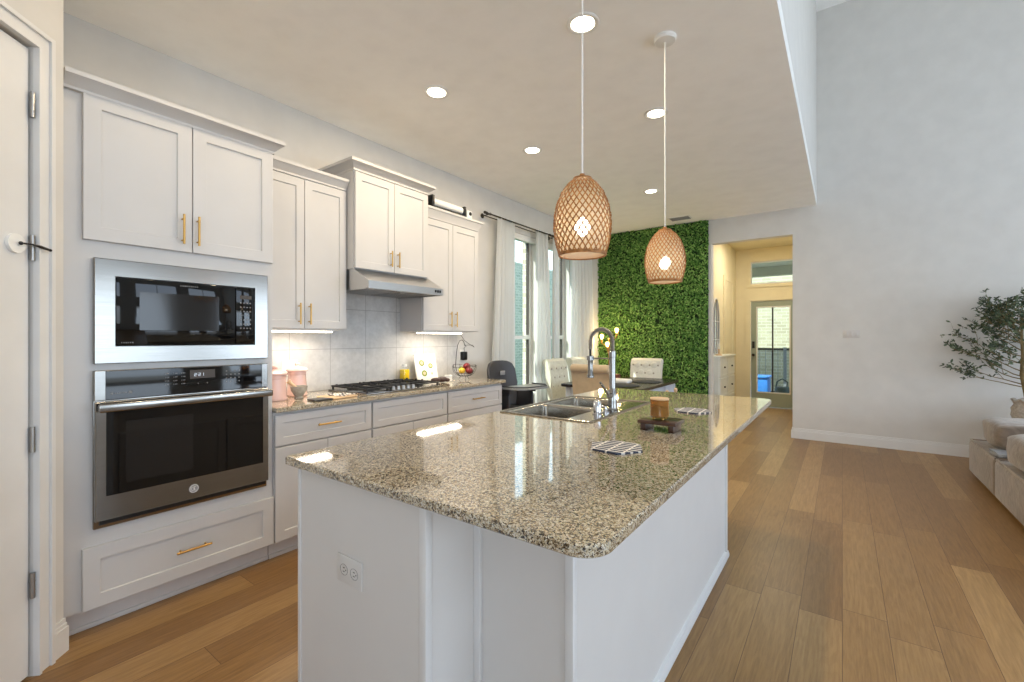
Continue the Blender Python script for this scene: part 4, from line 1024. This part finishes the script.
downlight('round recessed ceiling light over the dining table', -1.81, 5.234)
downlight('', -2.293, .95, False, 4); downlight('', -1.147, .95, False, 3)
lamp('hall_lamp', 'AREA', (-.95, 8.4, CH-.02), 20, (1, .90, .72), aim=(0, 0, -1), shape='DISK', size=.3)
t = thing('ceiling_vent', 'grey louvred air vent on the ceiling near the green wall', 'vent', (-1.88, 6.66, CH))
G().box(-2.03, -1.73, 6.56, 6.76, CH-.008, CH-.0005, .003).obj('vent_frame', 'white', t)
g = G()
for i in range(7): g.box(-2.01, -1.75, 6.578+i*.025, 6.592+i*.025, CH-.012, CH-.0085)
g.obj('louvres', 'vent', t)
# switch plates on the far wall
t = thing('light_switch_plate', 'wide white light switch plate on the blank far wall', 'light switch', (.09, 7.05, 1.37))
G().box(.01, .175, 7.043, 7.0495, 1.33, 1.425, .002).obj('cover_plate', 'kick', t)
for i in range(3): G().box(.034+i*.046, .060+i*.046, 7.039, 7.043, 1.348, 1.408, .0015).obj('switch_rocker', 'kick', t)
# door strap latch on the pantry door
t = thing('child_safety_latch', 'round white stick-on door latch with a black strap across the hinge', 'latch', dpt(HT+.035)+(1.69,))
a, b = dpt(HT+.06, -.0075), dpt(HT+.06, .004); G().cyl((a[0], a[1], 1.685), (b[0], b[1], 1.685), .036, 28).obj('adhesive_disc', 'white', t)
g = G(); pts = [dpt(HT+.055, .012)+(1.687,), dpt(HT+.02, .020)+(1.690,), dpt(HT-.012, .026)+(1.686,), dpt(HT-.05, .030)+(1.680,)]
g.tube(pts, [.0035, .003, .006, .005], 8); g.sph(pts[0], .007, u=10, v=8); g.sph(pts[-1], .006, u=10, v=8); g.obj('strap', 'black', t)

# ================================================================== GREEN WALL
gw = thing('boxwood_panel', 'floor-to-ceiling artificial boxwood hedge panel covering the dining end wall', 'green wall', (-2.45, 7.0, 0))
G().box(-3.319, -1.585, 7.02, 7.048, .002, CH-.002).obj('backing_panel', 'ivyback', gw)
rnd = random.Random(3); verts = []; faces = []
NL = 21000
for i in range(NL):
    x = rnd.uniform(-3.315, -1.575); z = rnd.uniform(.0, CH-.006); y = 7.02-rnd.uniform(.0, .055)-.012*math.sin(x*23+3*math.sin(z*9))*math.sin(z*19)
    a = rnd.uniform(0, 2*PI); ti = rnd.uniform(-.9, .9); L = rnd.uniform(.016, .028); w_ = L*.42
    u = Vector((math.cos(a), 0, math.sin(a))); v = Vector((-math.sin(a), 0, math.cos(a))); nn = Vector((0, -1, 0))
    u = (u*math.cos(ti)+nn*math.sin(ti)*.8); ti2 = rnd.uniform(-.5, .5); v = v*math.cos(ti2)+nn*math.sin(ti2)*.7
    c = Vector((x, y, z)); k = len(verts); f = nn*w_*.35
    verts += [c-u*L, c-v*w_+f-u*.1*L, c+u*L, c+v*w_+f-u*.1*L]
    faces += [(k, k+1, k+2), (k, k+2, k+3)]
verts = [(max(-3.319, min(-1.570, v.x))+2.45, min(v.y, 7.045)-7.0, min(v.z, CH-.002)) for v in verts]
me = bpy.data.meshes.new('foliage'); me.from_pydata([tuple(v) for v in verts], [], faces); me.materials.append(M['ivy'])
o = bpy.data.objects.new('foliage', me); COL.objects.link(o); o.parent = gw; o['kind'] = 'stuff'

# ================================================================== CURTAINS
def curtain_panel(label, y0, y1, y0b, y1b, x=-3.215, zt=2.742, zb=.015, folds=5, amp=.030, seed=0):
    r = random.Random(seed); N = folds*14; Mz = 14; V = []; ph = r.uniform(0, 6)
    for j in range(Mz+1):
        t = j/Mz; z = zt+(zb-zt)*t; a, b = y0+(y0b-y0)*min(1, t*1.6), y1+(y1b-y1)*min(1, t*1.6)
        for i in range(N+1):
            s = i/N; am = amp*(.55+.45*min(1, t*3))
            V.append((x+am*math.sin(2*PI*folds*s+ph+.5*math.sin(5*s+t*1.2))+.006*math.sin(9*s+3*t), a+(b-a)*s+.006*math.sin(2*PI*folds*s*2+1), z))
    F = [(j*(N+1)+i, j*(N+1)+i+1, (j+1)*(N+1)+i+1, (j+1)*(N+1)+i) for j in range(Mz) for i in range(N)]
    g = G().faces(V, F); o = g.obj('sheer_curtain', 'curtain', ang=180, off=(x, (y0+y1)/2, zb))
    md = o.modifiers.new('thickness', 'SOLIDIFY'); md.thickness = .0015
    return tag(o, label, 'curtain', 'sheer white curtains')
curtain_panel('sheer white curtain nearest the kitchen cabinets', 4.09, 4.44, 3.99, 4.44, folds=5, seed=1)
curtain_panel('sheer white curtain between the two windows lit by sunshine', 4.93, 5.21, 4.89, 5.31, folds=4, seed=2)
curtain_panel('narrow sheer white curtain on the near side of the second window', 5.335, 5.49, 5.335, 5.50, folds=3, amp=.022, seed=3)
curtain_panel('wide sheer white curtain next to the green wall', 5.84, 6.50, 5.78, 6.58, folds=7, seed=4)
def rod(label, y0, y1):
    t = thing('curtain_rod', label, 'curtain rod', (-3.22, (y0+y1)/2, 2.7), 'curtain rods')
    for x, z, r in ((-3.20, 2.722, .009), (-3.265, 2.712, .006)): G().cyl((x, y0, z), (x, y1, z), r, 14).obj('rod', 'darkmetal', t)
    for y in (y0, y1):
        s = -1 if y == y0 else 1; G().cyl((-3.20, y, 2.722), (-3.20, y+s*.03, 2.722), .016, 16).sph((-3.20, y+s*.034, 2.722), .017, u=14, v=8).obj('finial', 'darkmetal', t)
    for y in (y0+.06, y1-.06):
        G().cyl((-3.3195, y, 2.722), (-3.312, y, 2.722), .028, 20).cyl((-3.312, y, 2.722), (-3.20, y, 2.722), .006, 10).tube([(-3.20+.014*math.cos(a*PI/8), y, 2.722+.014*math.sin(a*PI/8)) for a in range(16)], .003, 6, True).obj('bracket', 'darkmetal', t)
    return t
rod('dark double curtain rod over the first window', 3.90, 5.22)
rod('dark double curtain rod over the second window', 5.34, 6.60)

# ================================================================== HIGH CHAIR
h = thing('high_chair', 'charcoal high chair with a grey tray beyond the end of the counter', 'high chair', (-2.77, 3.83, 0), local=True, rz=-.12)
# built facing +X
g = G()
prof = []
for j in range(9):
    t = j/8; z = .60+.48*t; hw = .15+.065*min(1, t*2)-.035*(max(0, t-.8)/.2)**2
    cu = .055*(1-t*.2)
    prof.append([( -.175-.085*t+cu*(abs(q)**2.2), hw*q, z-.03*(abs(q)**4)*(t > .6)) for q in [-1, -.85, -.6, -.3, 0, .3, .6, .85, 1]])
g.faces([p for r in prof for p in r], [(j*9+i, j*9+i+1, (j+1)*9+i+1, (j+1)*9+i) for j in range(8) for i in range(8)])
o = g.obj('seat_back', 'hc', h, ang=80); md = o.modifiers.new('t', 'SOLIDIFY'); md.thickness = .035; md2 = o.modifiers.new('b', 'BEVEL'); md2.width = .008; md2.segments = 2
G().box(-.175, .15, -.165, .165, .56, .60, .015).box(-.17, .10, -.195, -.165, .57, .76, .012).box(-.17, .10, .165, .195, .57, .76, .012).obj('seat', 'hc', h)
G().box(-.178, -.168, -.035, .035, .93, .975, .004).obj('logo_patch', 'vent', h)
g = G(); slab(g, .03, .33, -.25, .25, .815, .835, (.04, .13, .13, .04), 8); g.obj('tray', 'hctray', h)
g = G()
pts = [(.05+.26*0, -.23, .838), (.22, -.235, .838), (.31, -.14, .838), (.315, .14, .838), (.22, .235, .838), (.05, .23, .838)]; g.tube(pts, .010, 8); g.obj('tray_rim', 'hc', h)
for q in (-.205, .175): G().box(-.02, .12, q, q+.03, .76, .815, .006).obj('tray_arm', 'hc', h)
for sy in (-1, 1):
    for (a, b) in (((.10, sy*.16, .57), (.28, sy*.26, .02)), ((-.14, sy*.16, .57), (-.30, sy*.26, .02))):
        G().cyl(a, b, .018, 12).sph(b, .022, u=12, v=8).obj('leg', 'hc', h)
G().box(-.12, .13, -.15, .15, .30, .56, .03).obj('footwell_cover', 'black', h)
G().box(.16, .26, -.16, .16, .26, .285, .008).cyl((.17, -.20, .27), (.17, .20, .27), .010, 10).obj('footrest', 'hc', h)

# ================================================================== DINING FURNITURE
dt = thing('dining_table', 'long dining table with dark wooden top and pale painted base', 'table', (-2.35, 5.55, 0))
TX0, TX1, TY0, TY1 = -2.84, -1.79, 4.88, 6.32
g = G(); slab(g, TX0, TX1, TY0, TY1, .725, .76, (.05,)*4, 6); g.obj('table_top', 'tabletop', dt)
G().box(TX0+.06, TX1-.06, TY0+.06, TY0+.085, .60, .724).box(TX0+.06, TX1-.06, TY1-.085, TY1-.06, .60, .724).box(TX0+.06, TX0+.085, TY0+.085, TY1-.085, .60, .724).box(TX1-.085, TX1-.06, TY0+.085, TY1-.085, .60, .724).obj('apron', 'tableapron', dt)
for x in (TX0+.09, TX1-.09):
    for y in (TY0+.09, TY1-.09):
        G().lathe((x, y, 0), [(0, 0), (.028, 0), (.034, .08), (.026, .12), (.040, .30), (.034, .44), (.044, .5), (.046, .52), (.046, .724), (0, .724)], 20).obj('leg', 'tableapron', dt)
g = G()
for i, y in enumerate((5.0, 5.45, 5.9)): g.box(TX1-.061, TX1-.052, y, y+.40, .62, .70, .003)
g.obj('drawer_front', 'tableapron', dt)
def parsons(label, x, y, rz, mat, tufted=True, top=1.035, name='dining_chair'):
    t = thing(name, label, 'chair', (x, y, 0), 'upholstered dining chairs', local=True, rz=rz)   # faces +Y
    G().box(-.24, .24, -.22, .26, .36, .49, .035, 3).obj('seat', mat, t)
    g = G(); N = 12
    # back slab leaning and rolling backwards at the top
    path = [(-.19, .40), (-.20, .55), (-.215, .70), (-.235, .85), (-.25, top-.07), (-.262, top-.03)]
    th = .075
    outl = [(p[0]+th*.5, p[1]) for p in path]
    cx, cz, R = -.285, top-.048, .048
    roll = [(cx+R*math.cos(a), cz+R*math.sin(a)) for a in [PI*.15+i*(PI*1.35)/10 for i in range(11)]]
    back = [(p[0]-th*.5, p[1]) for p in path[::-1] if p[1] < top-.11]
    poly = outl+roll+back
    g.prism(poly, 'X', -.23, .23)
    bmesh.ops.bevel(g.b, geom=[e for e in g.b.edges if abs(e.verts[0].co.x-e.verts[1].co.x) < 1e-5], offset=.012, segments=2, affect='EDGES')
    bk = g.obj('backrest', mat, t, ang=40)
    if tufted:
        g = G()
        for r in range(4):
            for c in range(4 if r % 2 else 3):
                xx = (c-(1.5 if r % 2 else 1))*.125; zz = .58+r*.115; k = (zz-.40)/.6; g.sph((xx, -.155-.055*k, zz), .014, (1, .5, 1), 10, 6)
        g.obj('tufting_buttons', 'button', bk)
        g = G()
        for r in range(4):
            for c in range(3 if r % 2 else 2):
                xx = (c-(1 if r % 2 else .5))*.125; zz = .58+r*.115; k = (zz-.40)/.6; g.sph((xx, -.160-.055*k, zz+.0), .050, (1, .22, 1), 12, 8)
        g.obj('tufts', mat, bk)
    for sx_ in (-.20, .20):
        for sy in (-.18, .22): G().cyl((sx_, sy, .36), (sx_, sy, 0), .026, 12, .018).obj('leg', 'tabletop', t)
    return t
parsons('tan velvet dining chair with a rolled back behind the sink faucet', -2.26, 4.84, 0, 'tan', False, 1.035)
parsons('pale sage tufted chair at the window side of the dining table near end', -2.84, 5.22, -PI/2, 'sage', True, 1.05)
parsons('pale sage tufted chair further along the window side of the dining table', -2.84, 5.84, -PI/2, 'sage', True, 1.05)
parsons('cream tufted dining chair at the far end of the table against the green wall', -2.36, 6.38, PI, 'cream', True, 1.025)
# low wooden chair on the aisle side
t = thing('wooden_chair', 'small pale wooden chair with knobbed posts on the aisle side of the table', 'chair', (-1.88, 5.62, 0), local=True, rz=PI/2)
G().box(-.17, .17, -.17, .17, .40, .43, .01).obj('seat', 'brownbox', t)
for x in (-.17, .17):
    G().cyl((x, -.16, 0), (x, -.19, .66), .016, 12).sph((x, -.19, .675), .024, (1, 1, 1.2), 12, 8).obj('back_post', 'lwood', t); G().cyl((x, .15, 0), (x, .15, .40), .016, 12).obj('leg', 'lwood', t)
G().box(-.15, .15, -.198, -.182, .50, .56, .005).obj('back_slat', 'brownbox', t)
for (x, y, lb) in ((-2.10, 5.13, 'round dark grey placemat near the corner of the dining table'), (-2.04, 5.72, 'round dark grey placemat at the far part of the dining table')):
    g = G().lathe((0, 0, 0), [(0, 0), (.17, 0), (.185, .004), (.17, .012), (.10, .020), (0, .020)], 36); o = tag(g.obj('placemat', 'darkfab'), lb, 'placemat', 'round grey placemats'); o.location = (x, y, .7605)
o = tag(G().box(-.13, .13, -.09, .09, 0, .05, .02, 3).obj('folded_cloth', 'page'), 'folded white cloth lying between the placemats on the dining table', 'cloth'); o.location = (-2.27, 5.42, .7605)
t = thing('napkin_box', 'small red-brown wooden box on the dining table beside the faucet', 'box', (-2.52, 5.78, .7605), local=True)
G().box(-.08, .08, -.06, .06, 0, .06, .004).obj('box_body', 'brownbox', t); G().box(-.082, .082, -.062, .062, .0605, .075, .004).obj('lid', 'brownbox', t)
# lamp with three bare bulbs
fl = thing('floor_lamp', 'floor lamp with three glowing bare bulbs in the corner by the green wall', 'floor lamp', (-3.0, 6.72, 0))
LX, LY = -3.0, 6.72
G().lathe((LX, LY, 0), [(0, 0), (.13, 0), (.13, .015), (.03, .03), (0, .03)], 28).obj('base', 'brass_dark', fl)
G().cyl((LX, LY, .02), (LX, LY, 1.30), .012, 12).sph((LX, LY, 1.31), .022, u=12, v=8).obj('pole', 'brass_dark', fl)
for dx, dy, z in ((-.11, -.03, 1.34), (.0, -.06, 1.22), (.13, .0, 1.44)):
    am = G().tube([(LX, LY, z-.14), (LX+dx*.6, LY+dy*.6, z-.13), (LX+dx, LY+dy, z-.10), (LX+dx, LY+dy, z-.065)], .006, 8).cyl((LX+dx, LY+dy, z-.075), (LX+dx, LY+dy, z-.035), .015, 12).obj('arm', 'brass_dark', fl)
    G().lathe((LX+dx, LY+dy, z), [(0, -.034), (.012, -.032), (.024, 0), (.028, .018), (.022, .038), (0, .048)], 18).obj('light_bulb', 'flame', am)
    lamp('bulb_glow', 'POINT', (LX+dx, LY+dy-.04, z+.01), 7, (1, .72, .36), shadow_soft_size=.03)

# ================================================================== HALLWAY FURNITURE
dr = thing('chest_of_drawers', 'white chest of drawers with small dark knobs in the hallway', 'dresser', (-1.6, 8.0, 0))
DXF = -1.505
G().box(HX+.021, DXF-.016, 7.42, 8.60, .06, 1.025).box(HX+.025, DXF-.03, 7.45, 8.57, 0, .06).obj('chest_body', 'hallcab', dr)
G().box(HX+.021, DXF+.015, 7.40, 8.62, 1.026, 1.05, .004).obj('chest_top', 'hallcab', dr)
for c in range(2):
    for r in range(3):
        y0 = 7.44+c*.58; z0 = .10+r*.31
        d = G().shaker(DXF, y0, y0+.56, z0, z0+.29, .016, .03, .004).obj('drawer', 'hallcab', dr)
        G().sph((DXF+.014, y0+.28, z0+.145), .014, u=12, v=8).cyl((DXF, y0+.28, z0+.145), (DXF+.01, y0+.28, z0+.145), .006, 8).obj('knob', 'black', d)
t = thing('arched_mirror', 'arched white windowpane mirror above the hallway chest', 'mirror', (HX+.02, 8.0, 1.06))
pts = []
ya, yb, zs = 7.76, 8.26, 1.62
for i in range(25): a = PI*i/24; pts.append(((ya+yb)/2+.25*math.cos(a), zs+.36*math.sin(a)))
poly = [(yb, 1.06)]+pts+[(ya, 1.06)]
G().prism(poly, 'X', HX+.002, HX+.008).obj('mirror_glass', 'chrome', t)
g = G(); loop = [(HX+.014, p[0], p[1]) for p in poly]; g.tube(loop, .012, 6, True)
for y in (7.925, 8.095): g.cyl((HX+.014, y, 1.06), (HX+.014, y, 1.93), .007, 8)
for z in (1.30, 1.60): g.cyl((HX+.014, ya, z), (HX+.014, yb, z), .007, 8)
g.obj('mirror_frame', 'trim', t)
t = thing('candle_holder', 'small pale wooden candle holder on the hallway chest', 'candle holder', (-1.58, 7.72, 1.0505), local=True)
G().lathe((0, 0, 0), [(0, 0), (.05, 0), (.05, .012), (.015, .025), (.012, .09), (.03, .10), (0, .10)], 20).obj('holder', 'lwood', t); G().cyl((0, 0, .1005), (0, 0, .19), .011, 12).obj('candle_stick', 'page', t)
# beyond the front door
t = thing('storage_bin', 'bright blue plastic bin outside the front door', 'bin', (-1.50, 10.9, -.02), local=True)
G().box(-.26, .26, -.22, .22, 0, .50, .04).obj('bin_body', 'blueplastic', t); G().box(-.28, .28, -.24, .24, .502, .55, .02).obj('lid', 'blueplastic', t)
t = thing('watering_can', 'dark watering can standing on the porch outside the front door', 'watering can', (-.98, 10.6, -.02), local=True)
G().lathe((0, 0, 0), [(0, 0), (.14, 0), (.15, .02), (.13, .34), (.11, .36), (0, .36)], 24).obj('can_body', 'hose', t)
G().tube([(.08, 0, .34), (.09, 0, .46), (0, 0, .52), (-.09, 0, .46), (-.12, 0, .30)], .014, 8).obj('handle', 'hose', t); G().tube([(.13, 0, .10), (.22, 0, .25), (.28, 0, .42)], [.022, .016, .014], 8).obj('spout', 'hose', t)
t = thing('porch_railing', 'dark metal railing along the front porch', 'railing', (-1.2, 11.6, -.02))
g = G().box(-2.6, .6, 11.58, 11.62, 1.05, 1.10).box(-2.6, .6, 11.58, 11.62, .10, .14).obj('rail', 'darkmetal', t)
g = G()
for i in range(27): g.box(-2.6+i*.12, -2.59+i*.12, 11.59, 11.61, .14, 1.05)
for x in (-2.6, -1.02, .58): g.box(x-.03, x+.03, 11.57, 11.63, -.02, 1.12)
g.obj('baluster_row', 'vent', t)

# ================================================================== LIVING ROOM
so = thing('sectional_sofa', 'low taupe velvet floor sofa made of square modules', 'sofa', (1.5, 5.0, 0))
def pillow(x0, x1, y0, y1, z0, z1, n=16, puff=.5):
    cx, cy, cz = (x0+x1)/2, (y0+y1)/2, (z0+z1)/2; a, b, c = (x1-x0)/2, (y1-y0)/2, (z1-z0)/2; g = G()
    bmesh.ops.create_uvsphere(g.b, u_segments=32, v_segments=20, radius=1)
    for v in g.b.verts:
        p = v.co; e = .33
        f = lambda q: math.copysign(abs(q)**e, q)
        q = Vector((f(p.x), f(p.y), f(p.z))); 
        nz = noise.noise(Vector((cx+q.x*3, cy+q.y*3, q.z*3)))*.02
        v.co = (cx+q.x*(a+nz), cy+q.y*(b+nz), cz+q.z*(c+nz*.5))
    return g
for k, (y0, y1) in enumerate(((5.32, 6.22), (4.40, 5.30), (3.48, 4.38))):
    g = G().box(1.0, 2.0, y0, y1, .025, .335, .028, 3)
    m = g.obj('base_module', 'sofa', so)
    g = G()
    for z in (.045, .335): 
        q = .006; g.tube([(1.0-q+.02, y0-q+.02, z), (2.0+q-.02, y0-q+.02, z), (2.0+q-.02, y1+q-.02, z), (1.0-q+.02, y1+q-.02, z)], .011, 8, True)
    g.obj('piping', 'sofa', m)
bo = thing('bolster_pillow', 'round-ended taupe velvet cushion at the far end of the sofa', 'cushion', (1.3, 6.0, .346), 'sofa cushions')
pillow(1.06, 1.85, 5.58, 6.12, .346, .595).obj('cushion_cover', 'sofa', bo)
bo = thing('bolster_pillow', 'plump taupe velvet cushion by the seam of the sofa modules', 'cushion', (1.5, 4.8, .346), 'sofa cushions')
pillow(1.02, 1.90, 4.45, 5.20, .346, .605).obj('cushion_cover', 'sofa', bo)
o = tag(pillow(1.02, 1.20, 5.33, 5.60, .347, .375).obj('throw_blanket', 'vent', off=(1.11, 5.46, .347)), 'folded grey throw lying on the edge of the sofa', 'blanket')
st = thing('side_table', 'low white side table behind the sofa carrying the potted tree', 'side table', (1.45, 6.66, 0))
G().box(1.27, 1.85, 6.46, 6.98, .415, .44, .005).obj('table_top', 'white', st)
for x in (1.31, 1.81):
    for y in (6.50, 6.94): G().box(x-.02, x+.02, y-.02, y+.02, 0, .4145).obj('leg', 'white', st)
PX, PY, PZ = 1.515, 6.74, .4405
pt = thing('potted_olive_tree', 'olive tree in a burlap wrapped pot on the white side table', 'potted tree', (PX, PY, PZ))
g = G(); seg = 40; R = []
for (r, z) in ((.0, .0), (.08, 0), (.10, .02), (.118, .10), (.118, .17), (.10, .215), (.11, .235), (.122, .26), (.112, .262), (.095, .235), (.09, .20), (0, .20)):
    if r == 0: R.append([g.b.verts.new((PX, PY, PZ+z))]); continue
    R.append([g.b.verts.new((PX+(r+.008*math.sin(i*1.9+z*30)*(z > .01))*math.cos(2*PI*i/seg), PY+(r+.008*math.sin(i*1.9+z*30)*(z > .01))*math.sin(2*PI*i/seg), PZ+z+(.01*math.sin(i*1.3) if z > .23 else 0))) for i in range(seg)])
for A, B in zip(R, R[1:]):
    for i in range(seg):
        j = (i+1) % seg; f = (A[0], B[i], B[j]) if len(A) == 1 else ((A[i], B[0], A[j]) if len(B) == 1 else (A[i], B[i], B[j], A[j])); g.b.faces.new(f)
g.obj('pot', 'pot', pt, ang=70)
rnd = random.Random(11); g = G(); twigs = []
def branch(p, d, ln, r, lvl):
    pts = [p.copy()]; n = 5
    for i in range(n):
        d = (d+Vector((rnd.uniform(-.2, .2), rnd.uniform(-.2, .2), rnd.uniform(-.1, .16)))).normalized(); p = p+d*ln/n
        p.y = min(p.y, 6.97); pts.append(p.copy())
    g.tube(pts, [r*(1-.6*i/n) for i in range(n+1)], 7 if lvl < 2 else 5)
    if lvl >= 2: twigs.append(pts)
    if lvl < 3:
        for k in range((3, 3, 2)[lvl-1] if lvl else 0):
            i = rnd.randint(2, n); dd = (d+Vector((rnd.uniform(-1, 1), rnd.uniform(-1, 1), rnd.uniform(-.35, .5)))).normalized(); branch(pts[i].copy(), dd, ln*rnd.uniform(.55, .75), r*.5, lvl+1)
base = Vector((PX, PY, PZ+.19))
g.tube([base, base+Vector((-.02, 0, .15)), base+Vector((-.045, .01, .32)), base+Vector((-.04, 0, .52)), base+Vector((-.05, 0, .75)), base+Vector((-.04, 0, .95))], [.022, .020, .017, .014, .010, .006], 10)
for k in range(30):
    z = .20+.75*k/29; a = k*2.4+rnd.uniform(-.3, .3); dx, dy = math.cos(a), math.sin(a)*.75
    if k % 3 == 0: dx = -abs(dx)-.4
    reach = .36*(1-.55*max(0, (z-.45)/.5))+.05
    branch(base+Vector((-.04, 0, z)), Vector((dx, dy, .12+z*.55)).normalized(), reach*rnd.uniform(.8, 1.15), .006, 1)
g.obj('trunk', 'bark', pt)
verts = []; faces = []
for pts in twigs:
    for k in range(8):
        i = rnd.randint(1, len(pts)-1); p = pts[i-1].lerp(pts[i], rnd.random()); d = (pts[i]-pts[i-1]).normalized()
        a = (d*.5+Vector((rnd.uniform(-1, 1), rnd.uniform(-1, 1), rnd.uniform(-.7, .7)))).normalized(); s_ = a.cross(Vector((rnd.uniform(-1, 1), rnd.uniform(-1, 1), rnd.uniform(-1, 1)))).normalized()
        L = rnd.uniform(.028, .050); w_ = L*.22; k0 = len(verts); up = a.cross(s_)*w_*.4
        for q in (p, p+a*L*.35-s_*w_+up, p+a*L*.75-s_*w_*.7+up, p+a*L, p+a*L*.75+s_*w_*.7+up, p+a*L*.35+s_*w_+up, p+a*L*.5):
            q = q.copy(); q.y = min(q.y, 7.045); verts.append((q.x-PX, q.y-PY, q.z-PZ))
        faces += [(k0, k0+1, k0+6), (k0+1, k0+2, k0+6), (k0+2, k0+3, k0+6), (k0+3, k0+4, k0+6), (k0+4, k0+5, k0+6), (k0+5, k0, k0+6)]
me = bpy.data.meshes.new('foliage'); me.from_pydata(verts, [], faces); me.materials.append(M['olive'])
o = bpy.data.objects.new('foliage', me); COL.objects.link(o); o.parent = pt; o['kind'] = 'stuff'
